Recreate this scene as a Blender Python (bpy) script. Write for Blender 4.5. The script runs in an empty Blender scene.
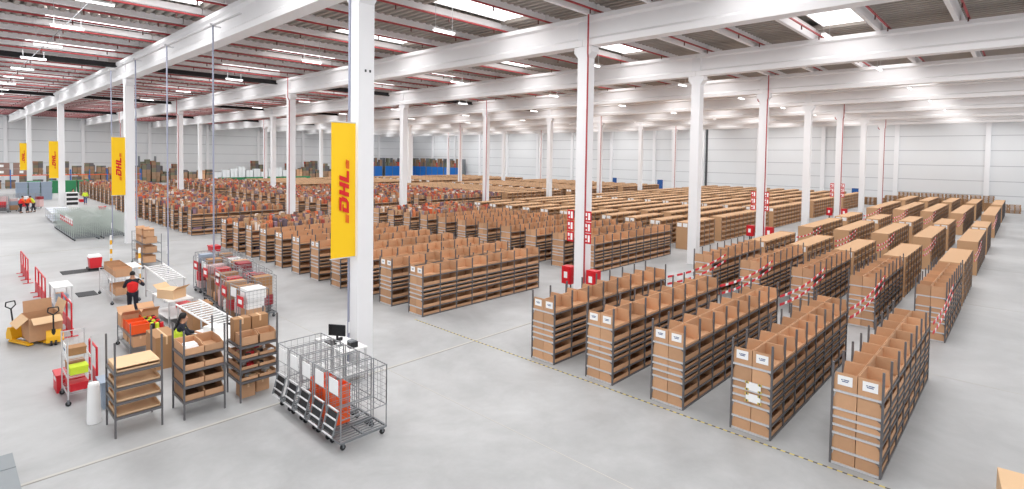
import bpy, math, random
import numpy as np
from mathutils import Vector, Matrix
random.seed(7)
PI = math.pi
S = bpy.context.scene
COL = S.collection

# ------------------------------------------------------------------ materials
def lin(c):
    return tuple(((v/255)/12.92 if v/255 <= .04045 else ((v/255+.055)/1.055)**2.4) for v in c)
MATS = {}
def mat(name, rgb, rough=.6, metal=0., var=0., noise=0., nscale=4., emit=0., island=0., alpha=1., ramp=None, bump=0.):
    if name in MATS: return MATS[name]
    m = bpy.data.materials.new(name); m.use_nodes = True
    nt = m.node_tree; N = nt.nodes; L = nt.links
    b = N['Principled BSDF']; c = lin(rgb)
    b.inputs['Roughness'].default_value = rough
    b.inputs['Metallic'].default_value = metal
    b.inputs['Base Color'].default_value = (*c, 1)
    col = None
    if ramp or var or island or noise:
        if ramp:
            rp = N.new('ShaderNodeValToRGB'); rp.color_ramp.interpolation = 'CONSTANT'
            el = rp.color_ramp.elements
            for i, q in enumerate(ramp):
                e = el[i] if i < 2 else el.new(i/len(ramp))
                e.position = i/len(ramp); e.color = (*lin(q), 1)
            g = N.new('ShaderNodeNewGeometry'); L.new(g.outputs['Random Per Island'], rp.inputs[0])
            col = rp.outputs[0]
        else:
            r = N.new('ShaderNodeRGB'); r.outputs[0].default_value = (*c, 1); col = r.outputs[0]
        fac = None
        def addf(sock, amp):
            nonlocal fac
            k = N.new('ShaderNodeMath'); k.operation = 'MULTIPLY_ADD'
            k.inputs[1].default_value = amp
            L.new(sock, k.inputs[0])
            if fac is None: k.inputs[2].default_value = 1 - amp/2
            else:
                h = N.new('ShaderNodeMath'); h.operation = 'ADD'; h.inputs[1].default_value = -amp/2
                L.new(fac, h.inputs[0]); L.new(h.outputs[0], k.inputs[2])
            fac = k.outputs[0]
        if var:
            o = N.new('ShaderNodeObjectInfo'); addf(o.outputs['Random'], var)
        if island:
            g = N.new('ShaderNodeNewGeometry'); addf(g.outputs['Random Per Island'], island)
        if noise:
            t = N.new('ShaderNodeTexCoord'); n = N.new('ShaderNodeTexNoise')
            n.inputs['Scale'].default_value = nscale; n.inputs['Detail'].default_value = 4
            L.new(t.outputs['Object'], n.inputs['Vector']); addf(n.outputs[0], noise*2)
        if fac is not None:
            v = N.new('ShaderNodeVectorMath'); v.operation = 'SCALE'
            L.new(col, v.inputs[0]); L.new(fac, v.inputs['Scale']); col = v.outputs[0]
        L.new(col, b.inputs['Base Color'])
    if emit:
        b.inputs['Emission Color'].default_value = (*c, 1); b.inputs['Emission Strength'].default_value = emit
    if alpha < 1: b.inputs['Alpha'].default_value = alpha
    MATS[name] = m
    return m

CARD = (200, 156, 120)
M_card = mat('cardboard', CARD, .85, var=.28, noise=.06, nscale=9)
M_cardS = mat('cardboard_bulk', CARD, .85, island=.28)
M_cardP = mat('cardboard_pale', (226, 190, 150), .85, var=.1)
M_cardD = mat('cardboard_dark', (170, 128, 90), .85, var=.2)
M_cardcl = mat('cardboard_closed', (196, 156, 118), .85, island=.2)
M_steel = mat('rack_steel', (104, 102, 104), .5, .2)
M_galv = mat('galvanised', (208, 208, 210), .4, .2)
M_galvd = mat('galvanised_dark', (128, 132, 136), .45, .4)
M_white = mat('white_paint', (240, 240, 240), .55)
M_conc = mat('precast_white', (236, 236, 238), .7, noise=.03, nscale=1.2)
M_beam = mat('precast_beam', (240, 239, 240), .7, noise=.03, nscale=.6)
M_deck = mat('roof_deck', (170, 163, 156), .6)
M_red = mat('red_pipe', (172, 62, 66), .5)
M_redb = mat('red_barrier', (214, 36, 48), .45)
M_paper = mat('paper_white', (246, 246, 246), .8)
M_ink = mat('print_ink', (70, 90, 130), .8)
M_black = mat('black_plastic', (30, 31, 34), .5)
M_dark = mat('dark_band', (34, 32, 34), .8)
M_yel = mat('safety_yellow', (246, 186, 30), .45)
M_hiv = mat('hi_vis', (214, 236, 60), .7)
M_red_v = mat('red_vest', (222, 36, 36), .8)
M_org_v = mat('orange_vest', (240, 96, 40), .8)
M_navy = mat('navy_cloth', (36, 38, 50), .85)
M_skin = mat('skin', (196, 146, 118), .6)
M_hair = mat('hair_black', (22, 18, 18), .6)
M_hairb = mat('hair_brown', (70, 46, 30), .6)
M_orange = mat('orange_crate', (238, 92, 36), .5, var=.1)
M_grn = mat('green_container', (44, 130, 84), .5, var=.15)
M_blue = mat('blue_panel', (30, 112, 196), .5, var=.1)
M_bgrey = mat('blue_grey_plastic', (150, 164, 182), .5, var=.12)
M_wood = mat('pallet_wood', (176, 136, 98), .85, var=.35)
M_wrap = mat('stretch_wrap', (226, 228, 230), .35, var=.1)
M_goods = mat('mixed_goods', (200, 120, 90), .75, ramp=[(220,104,60),(176,84,76),(214,128,84),(160,148,152),(206,168,134),(190,96,72),(146,118,134),(232,222,214),(120,96,92),(196,130,92),(186,152,118),(104,90,100),(200,164,130)])
M_goods2 = mat('darker_goods', (150, 120, 100), .75, ramp=[(120,92,80),(150,120,96),(96,92,94),(186,150,120),(110,110,90),(160,150,146),(196,80,60),(140,110,84)])
M_tape = mat('tape_red', (220, 40, 56), .6)
M_pole = mat('blue_grey_pole', (158, 162, 182), .4, .2)
M_lamp = mat('lamp_diffuser', (255, 255, 255), .4, emit=3.0)
M_sky = mat('skylight_panel', (255, 255, 255), .4, emit=2.5)
M_bluedoor = mat('blue_door', (32, 84, 150), .5)
M_screen = mat('screen', (20, 22, 26), .2)
M_gmat = mat('grey_deck', (140, 146, 150), .6, noise=.05)
M_matte = mat('rubber_mat', (66, 68, 70), .8)
M_greyw = mat('wire_grey', (150, 153, 156), .4, .3)

# ------------------------------------------------------------------ mesh builder
class MB:
    def __init__(s): s.v = []; s.f = []; s.mi = []; s.mats = []
    def _m(s, m):
        if m not in s.mats: s.mats.append(m)
        return s.mats.index(m)
    def add(s, vs, fs, m):
        o = len(s.v); k = s._m(m)
        s.v += [tuple(v) for v in vs]
        for f in fs: s.f.append([i+o for i in f]); s.mi.append(k)
        return s
    def box(s, x0, y0, z0, x1, y1, z1, m):
        vs = [(x, y, z) for z in (z0, z1) for y in (y0, y1) for x in (x0, x1)]
        return s.add(vs, [(0,2,3,1),(4,5,7,6),(0,1,5,4),(2,6,7,3),(0,4,6,2),(1,3,7,5)], m)
    def obox(s, c, size, rz, m, M=None):
        hx, hy, hz = [q/2 for q in size]
        T = Matrix.Translation(c) @ (M if M is not None else Matrix.Rotation(rz, 4, 'Z'))
        vs = [T @ Vector((x, y, z)) for z in (-hz, hz) for y in (-hy, hy) for x in (-hx, hx)]
        return s.add(vs, [(0,2,3,1),(4,5,7,6),(0,1,5,4),(2,6,7,3),(0,4,6,2),(1,3,7,5)], m)
    def bar(s, p, q, r, m, n=4, caps=True):
        p = Vector(p); q = Vector(q); d = (q-p)
        if d.length < 1e-6: return s
        d.normalize(); up = Vector((0,0,1)) if abs(d.z) < .9 else Vector((1,0,0))
        a = d.cross(up).normalized(); b = d.cross(a)
        vs = []
        for e in (p, q):
            for i in range(n):
                t = 2*PI*(i+.5)/n
                vs.append(e + a*(r*math.cos(t)) + b*(r*math.sin(t)))
        fs = [(i, (i+1) % n, n+(i+1) % n, n+i) for i in range(n)]
        if caps: fs += [tuple(range(n-1, -1, -1)), tuple(range(n, 2*n))]
        return s.add(vs, fs, m)
    def path(s, pts, r, m, n=6):
        for a, b in zip(pts, pts[1:]): s.bar(a, b, r, m, n)
        return s
    def prism(s, poly, axis, a, b, m):
        n = len(poly)
        def P(u, w, t):
            return {'x': (t, u, w), 'y': (u, t, w), 'z': (u, w, t)}[axis]
        vs = [P(u, w, a) for u, w in poly] + [P(u, w, b) for u, w in poly]
        fs = [tuple(range(n-1, -1, -1)), tuple(range(n, 2*n))] + [(i, (i+1) % n, n+(i+1) % n, n+i) for i in range(n)]
        return s.add(vs, fs, m)
    def lathe(s, prof, c, m, n=12):
        vs = []; k = len(prof)
        for r, z in prof:
            for i in range(n):
                t = 2*PI*i/n; vs.append((c[0]+r*math.cos(t), c[1]+r*math.sin(t), c[2]+z))
        fs = [(j*n+i, j*n+(i+1) % n, (j+1)*n+(i+1) % n, (j+1)*n+i) for j in range(k-1) for i in range(n)]
        fs += [tuple(range(n-1, -1, -1)), tuple(range((k-1)*n, k*n))]
        return s.add(vs, fs, m)
    def mesh(s, name):
        me = bpy.data.meshes.new(name); me.from_pydata(s.v, [], s.f)
        for m in s.mats: me.materials.append(m)
        me.polygons.foreach_set('material_index', s.mi); me.update()
        return me

def link(name, me, parent=None, loc=(0,0,0), rz=0.):
    o = bpy.data.objects.new(name, me); COL.objects.link(o)
    o.location = loc; o.rotation_euler = (0, 0, rz)
    if parent: o.parent = parent
    return o
LABELS = {}
def tag(o, label, cat, group=None, kind=None):
    n = len(label.split())
    if n > 16 or n < 4: print('LABEL WORDS', n, label)
    LABELS.setdefault(label, []).append(o.name)
    o['label'] = label; o['category'] = cat
    if group: o['group'] = group
    if kind: o['kind'] = kind
    return o
def thing(name, label, cat, loc=(0,0,0), rz=0., group=None):
    return tag(link(name, None, None, loc, rz), label, cat, group)
def struct(name, me, label=None, cat=None):
    o = link(name, me); o['kind'] = 'structure'
    if label: o['label'] = label; o['category'] = cat
    return o
ORD = ['first','second','third','fourth','fifth','sixth','seventh','eighth','ninth','tenth','eleventh','twelfth','thirteenth','fourteenth','fifteenth','sixteenth','seventeenth','eighteenth','nineteenth','twentieth']

# ------------------------------------------------------------------ building shell
XW, YW = 106.0, 143.0
CX = [9.35+12.05*k for k in range(8)]
CY = [15.25, 47.0, 79.0, 111.0]
OFF = {15.25: 0., 47.0: .38, 79.0: .5, 111.0: .6, -14: -.33, YW: .75}

def floor_mat():
    m = bpy.data.materials.new('polished_concrete'); m.use_nodes = True
    nt = m.node_tree; N = nt.nodes; L = nt.links; b = N['Principled BSDF']
    t = N.new('ShaderNodeTexCoord')
    def noise(scale, detail, rough=.6, dist=0.):
        n = N.new('ShaderNodeTexNoise'); n.inputs['Scale'].default_value = scale; n.inputs['Detail'].default_value = detail
        n.inputs['Roughness'].default_value = rough; n.inputs['Distortion'].default_value = dist
        L.new(t.outputs['Object'], n.inputs['Vector']); return n
    n1 = noise(.16, 6, .62, .6); n2 = noise(1.1, 8, .7, .3); n3 = noise(.05, 3)
    def mr(sock, a, bb, c, d):
        r = N.new('ShaderNodeMapRange'); r.inputs[1].default_value = a; r.inputs[2].default_value = bb
        r.inputs[3].default_value = c; r.inputs[4].default_value = d; L.new(sock, r.inputs[0]); return r.outputs[0]
    def mul(a, bq):
        k = N.new('ShaderNodeMath'); k.operation = 'MULTIPLY'; L.new(a, k.inputs[0]); L.new(bq, k.inputs[1]); return k.outputs[0]
    f = mul(mul(mr(n1.outputs[0], .3, .7, .74, 1.1), mr(n2.outputs[0], .3, .7, .88, 1.08)), mr(n3.outputs[0], .3, .7, .95, 1.05))
    c = N.new('ShaderNodeRGB'); c.outputs[0].default_value = (*lin((182, 183, 184)), 1)
    v = N.new('ShaderNodeVectorMath'); v.operation = 'SCALE'; L.new(c.outputs[0], v.inputs[0]); L.new(f, v.inputs['Scale'])
    L.new(v.outputs[0], b.inputs['Base Color'])
    L.new(mr(n2.outputs[0], .3, .7, .42, .6), b.inputs['Roughness'])
    return m
me = MB().box(-12, -14, -.3, XW+.4, YW+.4, 0, floor_mat()).mesh('floor'); struct('floor', me)

# floor joints (saw-cut lines in the slab) and the hazard tape line in front of the racks
M_joint = mat('joint_seal', (150, 148, 142), .8)
M_jl = mat('joint_edge', (190, 188, 182), .7)
b = MB()
for y in (14.2, 46.0, 78.0, 110.0): b.box(-12, y-.02, 0, XW, y+.02, .004, M_joint); b.box(-12, y+.02, 0, XW, y+.1, .004, M_jl)
for x in CX: b.box(x+.32, -14, 0, x+.345, YW, .0035, M_jl)
o = struct('trim_1', b.mesh('floor_joint'))
M_ty = mat('tape_yellow', (214, 196, 96), .6); M_tk = mat('tape_black', (92, 88, 78), .6)
b = MB(); y = -13.
while y < 17.6:
    b.box(13.41, y, 0, 13.455, y+.09, .005, M_tk); b.box(13.41, y+.09, 0, 13.455, y+.19, .005, M_ty); y += .19
tag(link('hazard_tape', b.mesh('hazard_tape')), 'yellow and black hazard tape line on the floor before the rack ends', 'tape')

# walls: precast panels with horizontal joints
M_wall = mat('wall_panel', (226, 228, 230), .7, noise=.02, nscale=.4)
M_wj = mat('wall_joint', (188, 190, 194), .8)
ZL = [0, 1.95, 4.0, 6.2, 8.45, 10.65, 12.9, 14.4]
b = MB()
for z0, z1 in zip(ZL, ZL[1:]): b.box(XW, -14, z0+.05, XW+.3, YW+.3, z1-.05, M_wall)
b.box(XW+.05, -14, 0, XW+.25, YW+.3, 14.4, M_wj)
struct('wall_right', b.mesh('wall_right'))
b = MB()
for z0, z1 in zip(ZL, ZL[1:]): b.box(-12, YW, z0+.05, XW, YW+.3, z1-.05, M_wall)
b.box(-12, YW+.05, 0, XW, YW+.25, 14.4, M_wj)
struct('wall_back', b.mesh('wall_back'))
pil = MB().box(-.35, -.3, 0, 0, .3, 13.2, M_conc).mesh('wall_pilaster')
for k, yy in enumerate((4.4, 15.25, 25.6, 36.2, 46.8, 57.4, 68, 79, 89.8, 100.4, 111, 121.6, 132)):
    o = link('wall_pilaster', pil, None, (XW, yy, 0)); o['kind'] = 'structure'
pil2 = MB().box(-.3, -.35, 0, .3, 0, 13.2, M_conc).mesh('wall_pilaster_back')
for k in range(8): o = link('wall_pilaster', pil2, None, (CX[k], YW, 0)); o['kind'] = 'structure'
b = MB(); b.box(XW-.12, 45.9, 0, XW-.02, 46.3, 13, mat('dark_downpipe', (70, 72, 76), .6)); struct('trim_2', b.mesh('downpipe'))

# doors in the right wall
for n, (ya, yb) in enumerate(((20.1, 21.2), (55.3, 56.6), (66.5, 67.6))):
    r = link('door_%d' % (n+1), MB().box(-.08, 0, 0, 0, yb-ya, 2.15, M_bluedoor).mesh('door'), None, (XW-.02, ya, 0)); r['kind'] = 'structure'
    fr = MB().box(-.1, -.08, 0, 0, 0, 2.23, M_white).box(-.1, yb-ya, 0, 0, yb-ya+.08, 2.23, M_white).box(-.1, -.08, 2.15, 0, yb-ya+.08, 2.23, M_white)
    link('door_frame', fr.mesh('door_frame'), r)
    link('door_handle', MB().box(-.14, .1, 1.0, -.08, .25, 1.04, M_galv).mesh('door_handle'), r)

# columns
def column_mesh():
    b = MB(); b.box(-.28, -.28, 0, .28, .28, 13.2, M_conc)
    b.prism([(-.28,11.35),(-.5,11.6),(-.5,11.86),(.5,11.86),(.5,11.6),(.28,11.35)], 'x', -.27, .27, M_conc)
    b.box(-.3, -.3, 0, .3, .3, .03, M_conc)
    return b.mesh('column')
cm = column_mesh()
for j, yy in enumerate(CY):
    for k, xx in enumerate(CX):
        o = link('column', cm, None, (xx+OFF[yy], yy, 0)); o['kind'] = 'structure'
        if k % 2 == 1:
            p = MB()
            for s in (-1, 1):
                yq = s*.2
                p.path([(-.5, s*.44, 13.3), (-.5, s*.44, 11.5), (-.33, s*.34, 11.3), (-.33, s*.34, .0)] if s < 0 else [(.2, .5, 13.3), (.2, .56, 11.4), (.33, .34, 11.2), (.33, .34, 0)], .04, M_red)
            p.bar((-.33, -.34, 11.3), (-.33, -.34, 0), .04, M_red)
            link('sprinkler_riser', p.mesh('sprinkler_riser'), o)
# two bolt holes and a blue conduit on the nearest column
b = MB().bar((-.31, .2, 0), (-.31, .2, 13.2), .035, M_pole, 8).box(-.33, .14, 1.0, -.28, .27, 1.35, M_white)
b.box(-.06, -.29, 9.25, .0, -.275, 9.33, M_black).box(.1, -.29, 9.25, .16, -.275, 9.33, M_black)
o = link('conduit', b.mesh('conduit'), None, (CX[0], CY[0], 0)); o['kind'] = 'structure'

# main beams, one per column pair
Ys = [-14] + CY + [YW]
prof = [(-.33,11.87),(.33,11.87),(.33,12.15),(.2,12.27),(.2,12.95),(.33,13.05),(.33,13.25),(-.33,13.25),(-.33,13.05),(-.2,12.95),(-.2,12.27),(-.33,12.15)]
for y0, y1 in zip(Ys, Ys[1:]):
    bm_ = MB().prism(prof, 'y', 0, y1-y0-.02, M_beam).mesh('roof_beam')
    for xx in CX: o = link('roof_beam', bm_, None, (xx+OFF[y0], y0, 0), -math.atan2(OFF[y1]-OFF[y0], y1-y0)); o['kind'] = 'structure'
# end beams along the far wall and edge beam
b = MB()
# secondary roof beams along x with the sprinkler pipes under them
SY = [2.66+3.05*i for i in range(-5, 47)]
xs = [-12] + CX + [XW]
for i, yy in enumerate(SY):
    if yy > YW: break
    b = MB()
    for x0, x1 in zip(xs, xs[1:]):
        zb = 13.25 if yy < 16 else 13.56
        b.prism([(yy-.09,zb),(yy+.09,zb),(yy+.14,13.85),(yy-.14,13.85)], 'x', x0+.02, x1-.02, M_beam)
    o = struct('roof_joist', b.mesh('roof_joist'))
    p = MB().bar((-12, yy-.42, 13.38), (XW, yy-.42, 13.38), .05, M_red, 6)
    x = -10.5
    while x < (60 if yy < 60 else 30):
        p.bar((x, yy-.42, 13.38), (x, yy-.42, 13.15), .035, mat('sprinkler_head', (96, 50, 46), .5), 5); x += 3.1
    struct('sprinkler_pipe', p.mesh('sprinkler_pipe'))
# corrugated roof deck with skylight openings between joists
xs_d = np.arange(-12, XW+.01, .44)
SKY = [(x, g) for x in [c-2.75 for c in CX]+[102.0] for g in [1]+list(range(5, 47, 3))]
SKX = 2.45
def deck_strip(x0, x1, y0, y1, b):
    n = max(1, int(round((x1-x0)/.44)))
    w = (x1-x0)/n; vs = []; fs = []
    prof = []
    for i in range(n):
        a = x0+i*w
        prof += [(a, 14.0), (a+w*.42, 14.0), (a+w*.5, 13.8), (a+w*.92, 13.8)]
    prof.append((x1, 14.0))
    vs = [(x, y0, z) for x, z in prof] + [(x, y1, z) for x, z in prof]; k = len(prof)
    b.add(vs, [(i, i+1, k+i+1, k+i) for i in range(k-1)], M_deck)
b = MB()
for g in range(-1, len(SY)):
    y0 = SY[g] if g >= 0 else -14.5
    y1 = SY[g+1] if g+1 < len(SY) else YW+.4
    if y0 > YW: break
    holes = sorted(x for x, gg in SKY if g >= 6 and gg == g-5)
    x = -12
    for h in holes:
        if h-SKX > x: deck_strip(x, h-SKX, y0, y1, b)
        x = h+SKX
    if x < XW: deck_strip(x, XW+.4, y0, y1, b)
struct('ceiling', b.mesh('ceiling'))
# outer roof skin so that daylight only comes in through the skylights
b = MB(); b.box(-12, -14.5, 14.3, XW+.4, YW+.4, 14.5, M_deck); struct('roof', b.mesh('roof'))
sk_me = None; n = 0
for g in range(-1, len(SY)-1):
    if g-5 < 0 and g != 0: pass
    if g < 6 or SY[g] > YW-4: continue
    for x, gg in SKY:
        if gg == g-5:
            y0, y1 = SY[g]+.25, SY[g+1]-.6
            sb = MB().box(-SKX, 0, 0, SKX, y1-y0, .06, M_sky).box(-SKX-.05, -.06, -.05, SKX+.05, 0, .1, M_white).box(-SKX-.05, y1-y0, -.05, SKX+.05, y1-y0+.06, .1, M_white)
            if sk_me is None: sk_me = sb.mesh('skylight')
            n += 1
            o = link('window_%d' % n, sk_me, None, (x, y0, 13.9)); o['kind'] = 'structure'
# dark smoke curtain bands along x
for yy in (49.3, 81.6, 113.5):
    o = struct('trim_3', MB().box(-12, yy, 12.9, XW, yy+.3, 13.24, M_dark).mesh('smoke_curtain'))
struct('trim_5', MB().bar((4.35,24,12.6),(4.35,62,12.6),.018,M_galvd,6).mesh('lamp_track'))
# batten lamps
def batten():
    b = MB().box(-.63, -.07, .05, .63, .07, .12, M_white); return b.mesh('housing'), MB().box(-.6, -.06, 0, .6, .06, .05, M_lamp).mesh('diffuser'), MB().bar((0,0,.12),(0,0,1.5),.01,M_galv).mesh('hanger')
bh, bd, bw = batten()
for k, xx in enumerate([c-5.0 for c in CX]):
    for j in range(12 if k == 0 else 6):
        yy = 6.9+(6.4 if k == 0 else 12.8)*j
        t = thing('batten_lamp', 'white ceiling batten, %s from the front in the %s bay of lamps' % (ORD[j], ORD[k]), 'lamp', (xx, yy, 12.35), 0, 'white batten lamps under the roof')
        link('housing', bh, t); link('diffuser', bd, t); link('hanger', bw, t, (-.5,0,0)); link('hanger', bw, t, (.5,0,0))

# ------------------------------------------------------------------ racks and cardboard bins
BAY = .925; RD = .93
LEV = [(.05, .26), (.36, .32), (.725, .15), (.905, .15), (1.085, .16), (1.275, .34)]
TOPZ, TOPH = 1.665, .385
def rack_meshes(n, posth):
    L = n*BAY
    up = MB().box(-.022, -.022, 0, .022, .022, posth, M_steel).mesh('upright')
    sh = MB()
    sh.box(0, -RD/2+.0, -.03, L, RD/2, -.012, M_steel)
    for s in (-1, 1): sh.box(0, s*RD/2-.02, -.045, L, s*RD/2+.02, -.005, M_steel)
    for x in (0, L): sh.box(x-.02, -RD/2, -.045, x+.02, RD/2, .0, M_galv)
    sh.prism([(-RD/2, -.11), (-RD/2, -.045), (-(RD/2-.09), -.045)], 'x', -.035, -.025, M_steel)
    return up, sh.mesh('shelf')
def rack_single(n, posth, closed):
    L = n*BAY; b = MB()
    if closed:
        for z in (.04, .42, .81, 1.2, 1.59, 1.98):
            b.box(0, -RD/2, z-.03, L, RD/2, z, M_cardcl if z > 1.9 else M_steel)
        for i in range(n+1):
            for s in (-1, 1): b.box(i*BAY-.02, s*(RD/2)-.02, 0, i*BAY+.02, s*(RD/2)+.02, 1.98, M_steel)
        b.box(-.03, -RD/2-.01, 0, -.005, RD/2+.01, 2.0, M_cardcl)
        b.box(L+.005, -RD/2-.01, 0, L+.03, RD/2+.01, 2.0, M_cardcl)
    else:
        for z, h in LEV+[(TOPZ, 0)]:
            b.box(0, -RD/2, z-.03, L, RD/2, z-.012, M_steel)
            for s in (-1, 1): b.box(0, s*RD/2-.015, z-.045, L, s*RD/2+.015, z-.01, M_steel)
            b.box(-.02, -RD/2, z-.045, .02, RD/2, z, M_galv)
        for i in range(n+1):
            for s in (-1, 1): b.box(i*BAY-.025, s*RD/2-.025, 0, i*BAY+.025, s*RD/2+.025, posth, M_steel)
    return b.mesh('storage_rack')

# racks: field, row, block -> placed
RACKS = []   # (x0, y, nbays, kind, field, k, j)
fA = [(13.7, 8, 'open'), (25.85, 7, 'open'), (33.1, 6, 'shut'), (42.7, 9, 'shut'), (52.9, 6, 'shut'), (65.4, 15, 'shut'), (82.5, 12, 'shut')]
fB = [(13.85, 8, 'open'), (26.2, 10, 'open'), (38.2, 5, 'shut'), (44.2, 12, 'shut'), (56.8, 13, 'shut'), (70.5, 13, 'shut'), (84.5, 13, 'shut')]
for k in range(5):
    for j, (x, n, kd) in enumerate(fA): RACKS.append((x, 2.04+2.19*k+RD/2, n, kd, 'A', k, j))
for k in range(11):
    for j, (x, n, kd) in enumerate(fB):
        RACKS.append((x + (0 if j == 0 else .0), 17.83+2.2*k+RD/2, n, kd if not (k > 5 and j == 2) else 'shut', 'B', k, j))
fC = [(14.0, 8, 'goods'), (26.2, 10, 'goods'), (38.2, 12, 'goods'), (50.5, 12, 'shut'), (64, 13, 'shut'), (78, 13, 'shut')]
for k in range(12):
    for j, (x, n, kd) in enumerate(fC): RACKS.append((x, 47.75+2.32*k+RD/2, n, kd, 'C', k, j))
fD = [(14.6, 8, 'goods'), (26.2, 10, 'goods'), (38.2, 12, 'shut'), (50.5, 12, 'shut'), (64, 13, 'shut'), (78, 13, 'shut')]
for k in range(9):
    for j, (x, n, kd) in enumerate(fD): RACKS.append((x, 80.6+2.4*k+RD/2, n, kd, 'D', k, j))
FN = {'A': 'from the right-hand aisle', 'B': 'from the column aisle', 'C': 'past the second column line', 'D': 'past the third column line'}
def rack_label(f, k, j, kd):
    look = {'open': 'grey rack of open cartons', 'shut': 'flat-topped pigeonhole rack', 'goods': 'rack piled with packets'}[kd]
    return '%s, %s row %s, %s block from the front' % (look, ORD[k], FN[f], ORD[j])
cache = {}
GROUP = {'A': 'carton racks along the right-hand aisle', 'B': 'racks of the middle field', 'C': 'racks behind the second column line', 'D': 'racks behind the third column line'}
for (x, y, n, kd, f, k, j) in RACKS:
    near = (f == 'A' and j < 2) or (f == 'B' and j == 0 and k < 4)
    ph = 2.27 if f == 'A' else 2.12
    if near:
        if ('n', n, ph) not in cache: cache[('n', n, ph)] = rack_meshes(n, ph)
        up, sh = cache[('n', n, ph)]
        t = thing('storage_rack', rack_label(f, k, j, kd), 'rack', (x, y, 0), 0, GROUP[f])
        for i in range(n+1):
            for s in (-1, 1): link('upright', up, t, (i*BAY, s*RD/2, 0))
        for z in [q[0] for q in LEV]+[TOPZ]: link('shelf', sh, t, (0, 0, z))
    else:
        key = ('s', n, ph, kd == 'shut')
        if key not in cache: cache[key] = rack_single(n, ph, kd == 'shut')
        t = tag(link('storage_rack', cache[key], None, (x, y, 0)), rack_label(f, k, j, kd), 'rack', GROUP[f])

# --- bins. Detailed individual ones for the nearest, one bulk object for the rest
def bin_detail(w, d, h, lip, top, label=False):
    """opens towards -y; local origin at base centre"""
    t = .012; b = MB(); x0, x1, y0, y1 = -w/2, w/2, -d/2, d/2
    b.box(x0, y0, 0, x1, y1, t, M_card); b.box(x0, y1-t, 0, x1, y1, h, M_card)
    cut = y0 + (d*.08 if top else d*.14)
    for x in (x0, x1-t): b.prism([(y0, 0), (y1, 0), (y1, h), (cut, h), (y0, lip)], 'x', x, x+t, M_card)
    b.box(x0, y0, 0, x1, y0+t, lip, M_card)
    return b.mesh('cardboard_bin')
def bin_bulk(w, d, h, lip, top):
    x0, x1, y0, y1 = -w/2, w/2, -d/2, d/2; cut = y0 + (d*.08 if top else d*.14)
    V = [(x0,y0,0),(x1,y0,0),(x1,y1,0),(x0,y1,0),(x0,y1,h),(x1,y1,h),(x0,y0,lip),(x1,y0,lip),(x0,cut,h),(x1,cut,h)]
    F = [(0,3,2,1),(3,4,5,2),(0,6,8,4,3),(1,2,5,9,7),(0,1,7,6)]
    return V, F
def hole_bulk(w, d, h):
    x0, x1, y0, y1 = -w/2, w/2, -d/2, d/2
    e = .035
    V = [(x0,y0,0),(x1,y0,0),(x1,y1,0),(x0,y1,0),(x0,y0,h),(x1,y0,h),(x1,y1,h),(x0,y1,h),
         (x0+e,y0,e),(x1-e,y0,e),(x1-e,y0,h-e*2),(x0+e,y0,h-e*2)]
    V += [(x0+e,y1-.02,e),(x1-e,y1-.02,e),(x1-e,y1-.02,h-e*2),(x0+e,y1-.02,h-e*2)]
    F = [(0,1,9,8),(1,5,10,9),(5,4,11,10),(4,0,8,11),(12,13,14,15),(8,9,13,12),(9,10,14,13),(10,11,15,14),(11,8,12,15)]
    return V, F
class Bulk:
    def __init__(s): s.v = []; s.f = []; s.n = 0
    def add(s, VF, x, y, z, flip):
        V, F = VF; q = -1 if flip else 1
        s.v += [(x+q*a, y+q*b_, z+c) for a, b_, c in V]
        s.f += [tuple(i+s.n for i in f) for f in F]; s.n += len(V)
    def obj(s, name, m):
        me = bpy.data.meshes.new(name); me.from_pydata(s.v, [], s.f); me.materials.append(m); me.update()
        return link(name, me)
W_, D_ = BAY-.03, RD/2-.015
cand_top, cand_tray = [], []
bulk_top, bulk_tray, bulk_hole, goods = Bulk(), Bulk(), Bulk(), Bulk()
TB = bin_bulk(W_, D_, TOPH, .07, True)
LB = [bin_bulk(W_, D_, h, h*.4, False) for z, h in LEV]
HB = hole_bulk(W_, D_, .36)
GB = ([(-.5,-.5,0),(.5,-.5,0),(.5,.5,0),(-.5,.5,0),(-.5,-.5,1),(.5,-.5,1),(.5,.5,1),(-.5,.5,1)], [(0,3,2,1),(4,5,6,7),(0,1,5,4),(1,2,6,5),(2,3,7,6),(3,0,4,7)])
rg = random.Random(3)
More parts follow.
